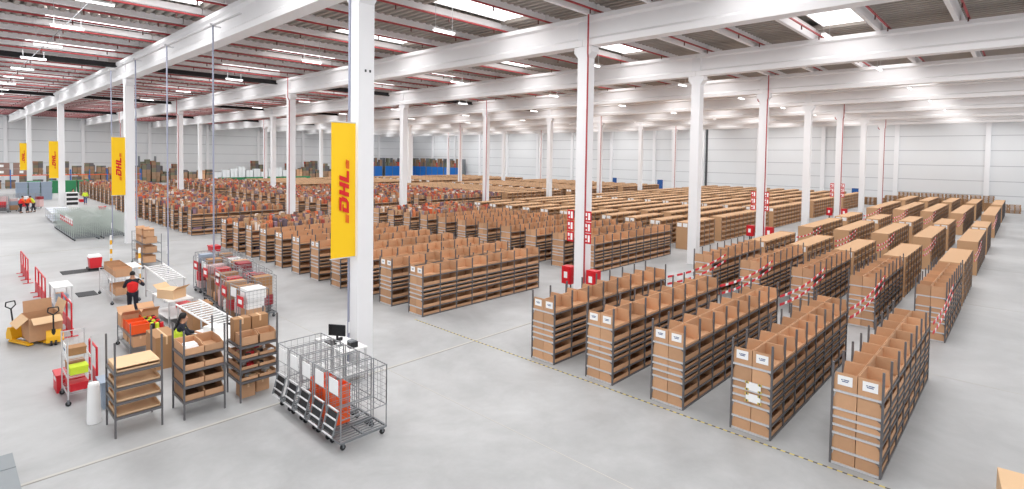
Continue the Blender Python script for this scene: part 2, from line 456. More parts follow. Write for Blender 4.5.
for (x, y, n, kd, f, k, j) in RACKS:
    for i in range(n):
        for s in (-1, 1):
            bx, by = x+(i+.5)*BAY, y+s*RD/4
            if kd == 'shut':
                for z in (.04, .42, .81, 1.2, 1.59): bulk_hole.add(HB, bx, by, z, s > 0)
                continue
            dist = math.hypot(bx, by)
            if (f == 'A' and j < 2) or (f == 'B' and j == 0): cand_top.append((dist - (4 if i == 0 else 0) + (1.5 if s > 0 else 0), bx, by, TOPZ, s, f, k, j, i))
            else: bulk_top.add(TB, bx, by, TOPZ, s > 0)
            for li, (z, h) in enumerate(LEV):
                vis = None
                if f in 'AB' and j == 0:
                    if i == 0: vis = (dist - 9)
                    elif s < 0:
                        R = y-RD/2
                        zb = 0 if k == 0 else 2.0-(6.7-2.0)/(R-1.26)*1.26
                        if z > zb-.05: vis = dist + (0 if h > .2 else 3)
                if vis is not None: cand_tray.append((vis, bx, by, z, s, f, k, j, i, li))
                else: bulk_tray.add(LB[li], bx, by, z, s > 0)
            if kd == 'goods' or (f == 'B' and k >= 8 and j <= 2):
                for q in range(3):
                    w, d, h = rg.uniform(.1, .3), rg.uniform(.1, .3), rg.uniform(.25, .58)
                    gx, gy = bx+rg.uniform(-.25, .25), by+rg.uniform(-.06, .06)
                    goods.add(([(a*w, b_*d, c*h) for a, b_, c in GB[0]], GB[1]), gx, gy, TOPZ+.03, False)
                for z, h in LEV[1::3]:
                    w, d, h = rg.uniform(.3, .7), .3, rg.uniform(.15, .3)
                    goods.add(([(a*w, b_*d, c*h) for a, b_, c in GB[0]], GB[1]), bx, by+s*.03, z+.02, False)
cand_top.sort(); cand_tray.sort()
FR = {'A': 'rack from the right aisle', 'B': 'rack of the middle field'}
dm_top = bin_detail(W_, D_, TOPH, .07, True); dm_tray = [bin_detail(W_, D_, h, h*.4, False) for z, h in LEV]
plab = MB().box(-.012, -.14, .12, -.004, .14, .33, M_paper)
for a_, b_2, z_ in ((-.075, .03, .235), (.045, .075, .235), (-.06, .06, .2)): plab.box(-.014, a_, z_, -.011, b_2, z_+.02, M_ink)
plab = plab.mesh('paper_label')
LN = ['lowest', 'second', 'third', 'fourth', 'fifth', 'sixth']
seen = 0
for c in cand_top[:300]:
    _, bx, by, z, s, f, k, j, i = c
    lab = 'open top carton, %s bay, %s half of %s%s %s' % (ORD[i], 'near' if s < 0 else 'far', ORD[k], ' front' if j == 0 else ' second-block', FR[f])
    o = tag(link('cardboard_carton', dm_top, None, (bx, by, z), 0 if s < 0 else PI), lab, 'carton', 'open cartons on top of the racks')
    if i == 0 and (j == 0):
        if s < 0: link('paper_label', plab, o, (-W_/2, 0, 0))
        else: link('paper_label', plab, o, (W_/2, 0, 0), PI)
for c in cand_top[300:]: bulk_top.add(TB, c[1], c[2], c[3], c[4] > 0)
for c in cand_tray[:300]:
    _, bx, by, z, s, f, k, j, i, li = c
    lab = 'cardboard tray, %s shelf, %s bay, %s half of %s front %s' % (LN[li], ORD[i], 'near' if s < 0 else 'far', ORD[k], FR[f])
    tag(link('cardboard_tray', dm_tray[li], None, (bx, by, z), 0 if s < 0 else PI), lab, 'tray', 'cardboard trays on the rack shelves')
for c in cand_tray[300:]: bulk_tray.add(LB[c[9]], c[1], c[2], c[3], c[4] > 0)
o = bulk_top.obj('cardboard_carton', M_cardS); tag(o, 'mass of open cartons on top of all the farther racks', 'carton', 'open cartons on top of the racks', 'stuff')
o = bulk_tray.obj('cardboard_tray', M_cardS); tag(o, 'mass of cardboard trays on shelves of all the farther racks', 'tray', 'cardboard trays on the rack shelves', 'stuff')
o = bulk_hole.obj('pigeonhole_box', M_cardcl); tag(o, 'mass of open-fronted cardboard pigeonhole boxes in the flat-topped racks', 'box', None, 'stuff')
o = goods.obj('packaged_goods', M_goods); tag(o, 'mass of orange and red packets filling the far left cartons', 'goods', None, 'stuff')

# paper labels on the flat-topped blocks (parts would be unreadable; each is a white sheet on the rack end)
pl2 = MB().box(-.012, -.17, 1.62, -.004, .17, 1.9, M_paper).mesh('paper_label')
for o in [q for q in COL.objects if q.name.startswith('storage_rack') and q.type == 'MESH' and q.get('label', '').startswith('flat-topped') and ('third block' in q['label'] or 'fifth block' in q['label'])]:
    for s in (-1, 1): link('paper_label', pl2, o, (-.035, s*.22, .03))
# hazard-cornered notices on the fourth front rack
nt_ = MB().box(-.01, -.17, -.1, 0, .17, .1, M_paper)
for sy in (-1, 1):
    for sz in (-1, 1): nt_.obox((-.012, sy*.15, sz*.085), (.006, .09, .05), 0, M_ty).obox((-.0135, sy*.15, sz*.085), (.006, .03, .05), 0, M_tk)
nt_ = nt_.mesh('warning_notice')
yk = 2.04+2.19*1+RD/2
for z, w in ((1.18, 'upper'), (.90, 'lower')):
    tag(link('warning_notice', nt_, None, (13.677, yk-.06, z)), '%s white notice with hazard corners on the end of the second front rack' % w, 'notice')
# red and white barrier tape strung across the cross aisles
def tape(p, q, label):
    p = Vector(p); q = Vector(q); n = 22; root = thing('barrier_tape', label, 'tape', tuple(p), 0, 'red and white tapes across the cross aisles')
    for dz in (0, -.3):
        b = MB()
        for i in range(n):
            a, c = p.lerp(q, i/n), p.lerp(q, (i+1)/n)
            sag = lambda t: -.35*4*t*(1-t)*.5
            a.z += sag(i/n)+dz; c.z += sag((i+1)/n)+dz
            m = M_tape if i % 3 < 2 else M_paper
            h = .045
            vs = [a+Vector((0,.006,-h)), c+Vector((0,.006,-h)), c+Vector((0,.006,h)), a+Vector((0,.006,h)), a+Vector((0,-.006,-h)), c+Vector((0,-.006,-h)), c+Vector((0,-.006,h)), a+Vector((0,-.006,h))]
            b.add([v-p for v in vs], GB[1], m)
        link('strand', b.mesh('strand'), root)
for k in range(5):
    y = 2.04+2.19*k-.08
    tape((21.15, y, 1.75), (27.2, y+.0, 1.95), 'red and white tape between second block and the %s front rack from right aisle' % ORD[k])
    tape((38.7, y, 1.7), (44.5, y, 1.9), 'red and white tape before the %s fourth-block rack from right aisle' % ORD[k])
    tape((58.5, y, 1.7), (67, y, 1.95), 'red and white tape before the %s sixth-block rack from right aisle' % ORD[k])
# ------------------------------------------------------------------ working area at the left
def ordw(n):
    if n < 20: return ORD[n]
    t = {2: 'twenty', 3: 'thirty', 4: 'forty'}; d, u = divmod(n+1, 10)
    return (t[d]+'-'+ORD[u-1]) if u else {2: 'twentieth', 3: 'thirtieth', 4: 'fortieth'}[d]

# banners with the red italic logo, hung from the side of the columns
def logo_mesh():
    b = MB(); X0 = -.012
    # letters drawn in (along, across): along = up the banner, across = from letter foot to head
    sh = .28
    def pt(a, c): return (a + c*sh, c)
    def poly(pts):
        P = [pt(a, c) for a, c in pts]
        n = len(P)
        vs = [(X0, c, a) for a, c in P] + [(X0+.008, c, a) for a, c in P]
        b.add(vs, [tuple(range(n)), tuple(range(2*n-1, n-1, -1))] + [(i, (i+1) % n, n+(i+1) % n, n+i) for i in range(n)], M_logo)
    # D
    poly([(0,0),(.17,0),(.17,.3),(0,.3)]); poly([(.0,.42),(.55,.42),(.55,.54),(0,.54)]); poly([(.17,0),(.45,0),(.58,.12),(.17,.12)])
    poly([(.42,.12),(.58,.12),(.62,.42),(.42,.42)]); poly([(.0,.3),(.3,.3),(.3,.36),(0,.36)])
    # H
    poly([(.68,0),(.86,0),(.86,.54),(.68,.54)]); poly([(1.02,0),(1.2,0),(1.2,.54),(1.02,.54)]); poly([(.86,.22),(1.02,.22),(1.02,.32),(.86,.32)])
    # L
    poly([(1.27,0),(1.45,0),(1.45,.54),(1.27,.54)]); poly([(1.45,0),(1.75,0),(1.75,.13),(1.45,.13)])
    # speed lines
    for c in (.0, .07, .14):
        poly([(-.42,c),(-.08,c),(-.08,c+.035),(-.42,c+.035)]); poly([(1.84,c),(2.2,c),(2.2,c+.035),(1.84,c+.035)])
    return b.mesh('logo')
M_logo = mat('logo_red', (214, 24, 24), .6)
M_ban = mat('banner_yellow', (253, 205, 8), .6)
lm = logo_mesh()
def banner_mesh():
    b = MB(); ny, nz = 8, 14; vs = []; fs = []
    for off in (0, .006):
        for j in range(nz+1):
            for i in range(ny+1):
                y = .82*i/ny; z = 3.5+4.15*j/nz
                vs.append((off+.012*math.sin(y*4+z*1.3)*(1-j/nz), y, z))
    k = (ny+1)*(nz+1)
    for j in range(nz):
        for i in range(ny):
            a = j*(ny+1)+i; q = [a, a+1, a+ny+2, a+ny+1]
            fs.append(q); fs.append([k+t for t in q[::-1]])
    return b.add(vs, fs, M_ban).mesh('cloth')
bnm = banner_mesh()
rodm = MB().bar((0,-.04,7.66),(0,.86,7.66),.02,M_galv,6).mesh('hanging_rod')
for yy, w_ in zip(CY, ('nearest white column', 'second white column', 'third white column', 'farthest white column')):
    t = thing('banner', 'tall yellow banner with red lettering hung beside the %s' % w_, 'banner', (CX[0]-.28+OFF[yy], yy-.13, 0), PI/2, 'yellow banners along the first column line')
    link('cloth', bnm, t); link('hanging_rod', rodm, t); link('hanging_rod', rodm, t, (0, 0, -4.17))
    o = link('logo', lm, t); o.location = (-.026, .24, 4.86); o.scale = (1, .6, .74)

# thin power poles dropping from a cable tray under the first beam
tray = MB().box(-.06, -.5, 12.38, .06, 34, 12.42, M_galv)
o = struct('trim_4', tray.mesh('cable_tray')); o.location = (8.75, 24, 0)
pp = MB().bar((0,0,.0),(0,0,12.4),.036,M_pole,8).mesh('pole'); pb = MB().box(-.12,-.12,0,.12,.12,.03,M_galv).mesh('base_plate'); psk = MB().box(-.07,-.05,1.1,-.04,.05,1.5,M_white).mesh('socket_box')
pbr = MB().bar((0,0,12.36),(.34,0,12.36),.03,M_galv,6).bar((-.12,0,12.44),(.12,0,12.44),.04,M_galv,6).mesh('bracket')
for yy, w_ in ((26.7,'nearest to the front'), (33.8,'second from the front'), (40.5,'third from the front'), (47.4,'farthest from the front')):
    t = thing('power_pole', 'thin blue-grey power pole below the first roof beam, %s' % w_, 'pole', (8.75, yy, 0), 0, 'power poles of the packing area')
    link('pole', pp, t); link('base_plate', pb, t); link('socket_box', psk, t); link('bracket', pbr, t)

# --- cages ------------------------------------------------------------
def wire_panel(w, h, step, r, m, axis, b=None, mid=()):
    b = b or MB()
    def P(u, v): return (u, 0, v) if axis == 'x' else (0, u, v)
    nx = max(2, round(w/step)); nz = max(2, round(h/step))
    for i in range(nx+1):
        q = .014 if i in (0, nx) else r
        b.bar(P(w*i/nx, 0), P(w*i/nx, h), q, m, 4, False)
    for j in range(nz+1):
        q = .014 if j in (0, nz) else r
        b.bar(P(0, h*j/nz), P(w, h*j/nz), q, m, 4, False)
    return b
def caster_mesh():
    b = MB(); b.bar((0,-.02,.07),(0,.02,.07),.065,M_black,10); b.box(-.03,-.03,.12,.03,.03,.17,M_galvd); b.box(-.02,-.035,.06,.02,-.025,.14,M_galvd); b.box(-.02,.025,.06,.02,.035,.14,M_galvd)
    return b.mesh('caster')
cast = caster_mesh()
def cage_meshes(L, W, H, step, m, low=.2):
    base = MB()
    for y in (0, W): base.box(0, y-.02, .17, L, y+.02, .215, M_galvd)
    for x in (0, L*.5, L): base.box(x-.02, 0, .17, x+.02, W, .215, M_galvd)
    for q in range(1, 5): base.box(0, W*q/5-.01, .185, L, W*q/5+.01, .2, M_galvd)
    side = wire_panel(L, H-low, step, .0045, m, 'x')
    back = wire_panel(W, H-low, step, .0045, m, 'y')
    if low > .3:
        for x in (0, L): side.bar((x,0,-(low-.2)),(x,0,0),.014,m,6)
        for q in range(1, 8): side.bar((L*q/8,0,0),(L*q/8,W,0),.005,m,4)
    front = MB()
    for y in (0, W): front.bar((0,y,.2),(0,y,H),.016,m,6)
    front.bar((0,0,H),(0,W,H),.016,m,6).bar((0,0,H-.45),(0,W,H-.45),.012,m,6)
    plac = MB().box(-.03, W*.15, H-.42, -.018, W*.85, H-.08, M_paper)
    hold = MB(); z0, z1 = .38, .92
    for y in (W*.08, W*.92): hold.bar((-.18,y,z0),(-.03,y,z1),.022,M_galvd,6)
    for t in (0, .3, .65, 1): hold.bar((-.18+.15*t,W*.08,z0+(z1-z0)*t),(-.18+.15*t,W*.92,z0+(z1-z0)*t),.022,M_galv,6)
    hold.add([(-.16,W*.15,z0+.05),(-.16,W*.85,z0+.05),(-.04,W*.85,z1-.05),(-.04,W*.15,z1-.05),(-.15,W*.15,z0+.05),(-.15,W*.85,z0+.05),(-.03,W*.85,z1-.05),(-.03,W*.15,z1-.05)], GB[1], M_black)
    return dict(base=base.mesh('base'), low=low, side=side.mesh('side_panel'), back=back.mesh('back_panel'), front=front.mesh('front_frame'), plac=plac.mesh('placard'), hold=hold.mesh('document_holder'))
def cage(cm_, L, W, label, loc, rz, group, holder=True, plac=True, sides=True):
    t = thing('roll_cage', label, 'roll cage', loc, rz, group)
    link('base', cm_['base'], t)
    for x in (.08, L-.08):
        for y in (.05, W-.05): link('caster', cast, t, (x, y, 0))
    if sides:
        for y in (0, W): link('side_panel', cm_['side'], t, (0, y, cm_['low']))
        link('back_panel', cm_['back'], t, (L, 0, cm_['low']))
    link('front_frame', cm_['front'], t)
    if plac: link('placard', cm_['plac'], t)
    if holder: link('document_holder', cm_['hold'], t)
    return t
cmA = cage_meshes(1.2, .56, 1.68, .17, M_greyw, .72)
names5 = ['nearest of the five by the near column', 'second of the five by the near column', 'middle one of the five by the near column', 'fourth of the five by the near column', 'fifth of the five by the near column']
for i in range(5):
    cage(cmA, 1.2, .56, 'empty wire roll cage with white placard, '+names5[i], (6.2, 10.9+.66*i, 0), 0, 'wire roll cages by the near column')
crate_m = MB()
crate_m.box(-.25,-.18,0,.25,.18,.015,M_orange)
for s in (-1, 1):
    crate_m.box(-.25,s*.18-.008,0,.25,s*.18+.008,.3,M_orange).box(s*.25-.008,-.18,0,s*.25+.008,.18,.3,M_orange).box(-.27,s*.19-.012,.27,.27,s*.19+.012,.3,M_orange)
crate_m = crate_m.mesh('plastic_crate')
for i, (dz, lab) in enumerate(((0,'lower'),(.31,'middle'),(.62,'upper'))):
    for q, nm in ((1,'second'),(2,'middle')):
        tag(link('plastic_crate', crate_m, None, (6.62, 11.18+.66*q, .222+dz)), 'orange plastic crate, %s one stacked in the %s roll cage by the column' % (lab, nm), 'crate', 'orange crates in the roll cages')

M_pale = mat('pale_blue_white', (214, 220, 230), .5)
# desk with terminal beside the near column
def desk(loc, rz, L, D, H, label, group=None, m=M_white):
    t = thing('work_table', label, 'table', loc, rz, group)
    link('tabletop', MB().box(0, 0, H-.04, L, D, H, m).mesh('tabletop'), t)
    for x in (.04, L-.04):
        for y in (.04, D-.04): link('leg', MB().box(x-.025, y-.025, 0, x+.025, y+.025, H-.04, M_galv).mesh('leg'), t)
    link('lower_shelf', MB().box(.02, .02, .22, L-.02, D-.02, .25, m).mesh('lower_shelf'), t)
    return t
desk((8.0, 13.95, 0), 0, .8, 1.7, 1.0, 'white terminal desk beside the nearest column')
t = thing('monitor', 'black computer monitor on the desk by the nearest column', 'monitor', (8.4, 15.0, 1.0), .6)
link('screen', MB().box(-.03, -.27, .16, .0, .27, .5, M_black).box(-.035, -.25, .18, -.03, .25, .48, M_screen).mesh('screen'), t)
link('stand', MB().box(-.01, -.03, .0, .02, .03, .3, M_black).box(-.1, -.12, 0, .1, .12, .015, M_black).mesh('stand'), t)
tag(link('keyboard', MB().prism([(-.09,0),(.09,0),(.09,.035),(-.09,.02)], 'y', -.22, .22, M_black).box(-.07,-.2,.026,.06,.2,.03,M_steel).mesh('keyboard'), None, (8.15, 14.95, 1.0)), 'black keyboard in front of the monitor on the white desk', 'keyboard')
tag(link('label_printer', MB().box(-.12,-.1,0,.12,.1,.17,M_black).prism([(-.13,.17),(.1,.17),(.06,.21),(-.1,.21)],'y',-.1,.1,M_galvd).mesh('label_printer'), None, (8.45, 14.2, 1.0)), 'small dark label printer on the white desk nearer the cages', 'printer')
tag(link('scanner_cradle', MB().box(-.06,-.05,0,.06,.05,.02,M_black).bar((0,0,.0),(.0,0,.2),.02,M_galvd,8).box(-.06,-.03,.18,.06,.03,.25,M_black).mesh('scanner_cradle'), None, (8.25, 14.55, 1.0)), 'hand scanner in its cradle on the white terminal desk', 'scanner')

# --- shelf racks at the front of the packing area -----------------------
def open_shelf(label, loc, L, D, H, levels, deck):
    t = thing('shelf_rack', label, 'rack', loc, 0, 'free-standing shelf racks by the packing area')
    for x in (0, L):
        for y in (0, D): link('upright', MB().box(-.019, -.019, 0, .019, .019, H, M_steel).mesh('upright'), t, (x, y, 0))
    for z in levels:
        b = MB().box(0, 0, z-.02, L, D, z-.005, deck)
        for y in (0, D): b.box(0, y-.015, z-.06, L, y+.015, z, M_steel)
        for x in (0, L): b.box(x-.015, 0, z-.06, x+.015, D, z, M_steel)
        link('shelf', b.mesh('shelf'), t)
    return t
open_shelf('dark steel shelf rack with bare cardboard-lined shelves, leftmost of three racks', (2.8, 15.08, 0), .95, .93, 2.25, (.48, .82, 1.16, 1.52), M_card)
for z, w_ in ((1.52,'topmost'), (1.16,'second'), (.82,'third'), (.48,'lowest')):
    b = MB().box(.03, .03, 0, .92, .9, .012, M_cardP)
    for y in (.03, .89): b.box(.03, y, 0, .92, y+.01, .05 if y < .5 else .11, M_cardP)
    for x in (.03, .91): b.box(x, .03, 0, x+.01, .9, .09, M_cardP)
    if z > 1.5: b.box(.03, .03, .1, .92, .9, .112, M_cardP)
    tag(link('cardboard_liner', b.mesh('cardboard_liner'), None, (2.8, 15.08, z)), 'flat cardboard liner tray on the %s shelf of the leftmost shelf rack' % w_, 'tray')
open_shelf('steel shelf rack of deep black-lined cardboard bins, middle of three racks', (4.2, 14.95, 0), .95, .93, 2.25, (.45, .83, 1.22, 1.6), M_steel)
def shelf_bin(w, d, h, lip, m_in):
    b = MB(); t = .012
    b.box(0, 0, 0, w, d, t, M_card); b.box(0, d-t, 0, w, d, h, M_card); b.box(0, 0, 0, w, t, lip, M_card)
    for x in (0, w-t): b.prism([(0,0),(d,0),(d,h),(d*.35,h),(0,lip)], 'x', x, x+t, M_card)
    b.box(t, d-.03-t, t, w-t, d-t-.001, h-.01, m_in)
    return b.mesh('shelf_bin')
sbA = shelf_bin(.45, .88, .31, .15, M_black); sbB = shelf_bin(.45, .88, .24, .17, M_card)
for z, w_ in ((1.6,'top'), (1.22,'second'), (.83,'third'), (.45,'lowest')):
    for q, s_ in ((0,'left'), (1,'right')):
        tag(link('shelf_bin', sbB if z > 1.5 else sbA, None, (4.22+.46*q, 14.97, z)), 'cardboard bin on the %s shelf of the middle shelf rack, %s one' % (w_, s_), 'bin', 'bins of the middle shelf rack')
tag(link('paper_bundle', MB().box(-.16,-.2,0,.16,.2,.12,M_paper).box(-.13,-.15,.12,.15,.17,.16,M_white).mesh('paper_bundle'), None, (4.44, 15.35, 1.615)), 'white paper bundle lying in the top left bin of the middle rack', 'paper')
open_shelf('steel shelf rack with four upright cartons on top, rightmost of three racks', (5.55, 14.95, 0), .98, .95, 2.25, (.55, .85, 1.15, 1.5), M_steel)
def closed_carton(w, d, h, m=M_card, flaps=0., seam=True):
    b = MB(); b.box(-w/2,-d/2,0,w/2,d/2,h,m)
    if seam: b.box(-.025,-d/2-.002,h*.75,.025,d/2+.002,h+.002,M_cardP)
    if flaps:
        for s in (-1, 1): b.add([(-w/2,s*d/2,h),(w/2,s*d/2,h),(w/2,s*(d/2+flaps*.7),h+flaps*.5),(-w/2,s*(d/2+flaps*.7),h+flaps*.5),(-w/2,s*d/2,h+.01),(w/2,s*d/2,h+.01),(w/2,s*(d/2+flaps*.7),h+flaps*.5+.01),(-w/2,s*(d/2+flaps*.7),h+flaps*.5+.01)], GB[1], m)
    return b.mesh('carton')
for q in (0, 1):
    tag(link('carton', closed_carton(.44, .3, .62, M_cardD), None, (5.8+.48*q, 15.62, 1.502)), 'tall brown carton at the back of the rightmost shelf rack, %s one' % ('left','right')[q], 'carton')
    tag(link('shelf_bin', shelf_bin(.45, .42, .3, .24, M_card), None, (5.58+.48*q, 14.98, 1.502)), 'open pale carton at the front top of the rightmost shelf rack, %s one' % ('left','right')[q], 'bin')
for z, w_ in ((1.15,'second'), (.85,'third'), (.55,'lowest')):
    for q in (0, 1):
        b = MB().box(0,0,0,.46,.9,.012,M_card)
        for y in (0,.89): b.box(0,y,0,.46,y+.01,.09,M_card)
        for x in (0,.45): b.box(x,0,0,x+.01,.9,.13,M_card)
        o = tag(link('cardboard_tray', b.mesh('flat_tray'), None, (5.57+.48*q, 14.98, z)), 'flat tray of oddments on the %s shelf of the rightmost shelf rack, %s one' % (w_, ('left','right')[q]), 'tray')
        c_ = MB()
        for e in range(6):
            c_.obox((.07+rg.random()*.3, .1+.13*e, .06), (rg.uniform(.08,.2), .1, rg.uniform(.05,.1)), rg.random(), (M_redb, M_paper, M_cardD, M_black, M_cardP)[rg.randrange(5)])
        k_ = link('oddments', c_.mesh('oddments'), o); k_['kind'] = 'stuff'
tag(link('carton', closed_carton(.36,.4,.36), None, (5.85, 15.4, 0)), 'closed carton on the floor under the rightmost shelf rack, nearer one', 'carton')
tag(link('carton', closed_carton(.36,.4,.32), None, (6.3, 15.55, 0)), 'closed carton on the floor under the rightmost shelf rack, farther one', 'carton')
tag(link('carton', closed_carton(.6,1.1,1.0,M_cardD,.0), None, (4.85, 19.5, 0)), 'large tall brown carton standing behind the middle shelf rack', 'carton')

# --- barriers -----------------------------------------------------------
def barrier_mesh(L):
    fr = MB().path([(0,0,0),(0,0,1.2),(0,L,1.2),(0,L,0)], .028, M_redb, 8)
    pn = MB().box(-.015,.02,.12,.015,L-.02,.52,M_redb).bar((0,0,.52),(0,L,.52),.022,M_redb,6)
    ft = MB().box(-.2,-.03,0,.2,.03,.025,M_redb)
    return fr.mesh('frame'), pn.mesh('lower_panel'), ft.mesh('foot')
bf, bp_, bft = barrier_mesh(1.02)
for x, y, w_ in ((3.1,38.0,'farthest of the far three'), (3.1,36.9,'middle of the far three'), (3.1,35.8,'nearest of the far three'),
               (3.15,32.3,'farthest of the three before the white table'), (3.15,31.2,'middle of the three before the white table'), (3.15,30.1,'nearest of the three before the white table'),
               (3.28,25.6,'beside the open carton'), (3.28,24.5,'nearest the open carton'), (3.02,18.5,'behind the leftmost shelf rack')):
    t = thing('safety_barrier', 'red hoop safety barrier with solid lower panel, '+w_, 'barrier', (x, y, 0), 0, 'red safety barriers in a line')
    link('frame', bf, t); link('lower_panel', bp_, t)
    for yy in (0, 1.02): link('foot', bft, t, (0, yy, 0))

# --- pallet trucks and the open carton ----------------------------------
def pallet_truck(loc, rz, label, hr):
    t = thing('pallet_truck', label, 'pallet truck', loc, rz)
    for s, in ((-1,), (1,)):
        link('fork', MB().prism([(.1,.06),(1.15,.04),(1.15,.07),(1.05,.1),(.1,.11)], 'y', s*.2-.08, s*.2+.08, M_yel).bar((1.02,s*.2-.05,.04),(1.02,s*.2+.05,.04),.04,M_black,10).mesh('fork'), t)
    link('body', MB().prism([(-.18,.1),(.15,.1),(.15,.2),(.02,.5),(-.1,.5),(-.18,.3)], 'y', -.2, .2, M_yel).bar((-.1,0,.1),(-.1,0,.55),.06,M_black,8).mesh('body'), t)
    link('steering_wheel', MB().bar((-.16,-.09,.09),(-.16,-.03,.09),.09,M_black,12).bar((-.16,.03,.09),(-.16,.09,.09),.09,M_black,12).mesh('steering_wheel'), t)
    h = link('handle', MB().bar((-.14,0,.5),(-.26,0,1.1),.025,M_black,8).path([(-.26,0,1.08),(-.28,-.15,1.2),(-.29,-.13,1.34),(-.29,.13,1.34),(-.28,.15,1.2),(-.26,0,1.08)], .02, M_black, 8).mesh('handle'), t)
    return t
pallet_truck((1.85, 25.35, 0), -1.15, 'yellow pallet truck with empty forks on the open floor', 0)
pallet_truck((2.72, 24.0, 0), 1.45, 'yellow pallet truck pushed under the large open carton', 0)
b = MB()
b.box(-.45,-.55,0,.45,.55,.012,M_cardD)
for s in (-1, 1):
    b.box(-.45,s*.55-.006,0,.45,s*.55+.006,.8,M_card).box(s*.45-.006,-.55,0,s*.45+.006,.55,.8,M_card)
b2 = MB().obox((-.62,0,.66), (.012,1.0,.42), 0, M_cardP, Matrix.Rotation(.85, 4, 'Y'))
b3 = MB().obox((.52,0,1.0), (.012,1.0,.42), 0, M_cardP, Matrix.Rotation(.3, 4, 'Y'))
b4 = MB().obox((0,-.72,.72), (.8,.012,.36), 0, M_cardP, Matrix.Rotation(-1.1, 4, 'X')); b5 = MB().obox((0,.58,1.0), (.8,.012,.4), 0, M_card, Matrix.Rotation(-.2, 4, 'X'))
t = tag(link('open_carton', b.mesh('open_carton'), None, (2.5, 24.85, .13), .1), 'large open brown carton with raised flaps on the pallet truck', 'carton')
for q in (b2, b3, b4, b5): link('flap', q.mesh('flap'), t)

# white side table and the things under it
desk((3.3, 29.0, 0), 0, .65, 1.4, .95, 'small white table behind the second row of red barriers')
tag(link('plastic_crate', MB().box(-.2,-.3,0,.2,.3,.26,M_bgrey).box(-.22,-.32,.24,.22,.32,.27,M_bgrey).mesh('pale_crate'), None, (3.62, 29.5, .255)), 'pale grey crate on the lower shelf of the small white table', 'crate')
tag(link('carton', closed_carton(.3,.34,.24), None, (3.62, 30.1, .255)), 'small carton on the lower shelf of the small white table', 'carton')

# wire trolley holding red crates near the barriers
def trolley(loc, L, W, H, levels, label, m=M_galvd, step=.12, group=None):
    t = thing('wire_trolley', label, 'trolley', loc, 0, group)
    for x in (0, L):
        for y in (0, W):
            link('post', MB().bar((0,0,.14),(0,0,H),.016,m,6).mesh('post'), t, (x, y, 0)); link('caster', cast, t, (x, y, 0))
    for z in levels:
        s_ = MB()
        n = max(3, round(W/step))
        for i in range(n+1): s_.bar((0,W*i/n,z),(L,W*i/n,z),.007,m,4)
        for x in (0, L): s_.bar((x,0,z),(x,W,z),.012,m,4).bar((x,0,z-.05),(x,W,z-.05),.008,m,4)
        link('wire_shelf', s_.mesh('wire_shelf'), t)
    wp = wire_panel(L, H-.2, step, .005, m, 'x').mesh('end_panel')
    link('end_panel', wp, t, (0, W, .18))
    return t
trolley((2.3, 17.85, 0), .5, 1.0, 1.75, (.3, .75, 1.2), 'tall wire trolley of red boxes and papers near the barriers', M_galv)
for (y, z, m, w_, sz) in ((18.2,.77,M_hiv,'yellow','middle'),(18.7,.77,M_cardD,'brown','middle'),(18.25,.32,M_redb,'red','lower'),(18.7,.32,M_redb,'bright red','lower'),(18.45,1.22,M_cardD,'dark brown','upper')):
    tag(link('small_box', MB().box(-.19,-.17,0,.19,.17,.19,m).box(-.2,-.18,.16,.2,.18,.2,m).mesh('small_box'), None, (2.55, y-.1, z)), 'small %s box on the %s shelf of the tall wire trolley' % (w_, sz), 'box')
tag(link('red_crate', MB().box(-.2,-.3,0,.2,.3,.49,M_redb).box(-.22,-.32,.45,.22,.32,.5,M_redb).box(-.205,-.14,.3,-.2,.14,.4,M_paper).mesh('red_crate'), None, (2.4, 19.3, 0)), 'red crate with white label on the floor beside the tall trolley', 'crate')
tag(link('paper_sheet', MB().box(0,-.2,0,.012,.2,.3,M_paper).box(-.002,-.12,.12,0,.12,.17,M_ink).mesh('paper_sheet'), None, (2.27, 18.15, 1.3)), 'white paper sheet clipped to the front of the tall wire trolley', 'paper')
# white roll and grey crate
tag(link('plastic_roll', MB().lathe([(.0,0),(.14,0),(.15,.02),(.14,.5),(.12,.95),(.1,1.0),(.04,1.0),(.04,.98)], (0,0,0), M_paper, 18).mesh('plastic_roll'), None, (2.6, 16.35, 0)), 'white roll of plastic sheet standing left of the leftmost rack', 'roll')
tag(link('grey_tote', MB().prism([(-.2,0),(.2,0),(.24,.7),(-.24,.7)], 'y', -.3, .3, M_bgrey).box(-.26,-.32,.66,.26,.32,.71,M_bgrey).mesh('grey_tote'), None, (3.1, 17.3, 0)), 'blue-grey plastic tote behind the white roll', 'tote')

# orange crate cart in the middle of the packing area
trolley((4.25, 20.6, 0), 1.1, 1.8, 1.15, (.3, .72), 'long cart loaded with orange crates and open cartons', M_galvd)
for i, y in enumerate((20.9, 21.35, 21.8)):
    tag(link('plastic_crate', crate_m, None, (4.55, y, .735), PI/2*0), 'orange plastic crate on the long cart, %s along from the front' % ORD[i], 'crate')
    tag(link('can_box', MB().box(-.22,-.19,0,.22,.19,.05,M_cardD).mesh('can_box'), None, (5.05, y, .735)), 'shallow box of dark cans on the long cart, %s along from the front' % ORD[i], 'box')
    for a in range(3):
        for c2 in range(2):
            tag(link('can', MB().lathe([(.055,0),(.06,.01),(.06,.16),(.055,.17),(.05,.175)], (0,0,0), (M_black, M_hiv, M_redb)[(a+c2) % 3], 10).mesh('can'), None, (4.92+.13*a, y-.08+.16*c2, .786)), 'can in the %s dark box on the long cart, %s across in %s row' % (ORD[i], ORD[a], ('near','far')[c2]), 'can', 'cans on the long cart')
b = closed_carton(.5, .5, .4, M_card, .3, False)
for i, (x, y) in enumerate(((4.5, 22.1), (5.1, 22.15))):
    tag(link('carton', b, None, (x, y, .735)), 'carton with open flaps at the far end of the long cart, %s one' % ('left','right')[i], 'carton')
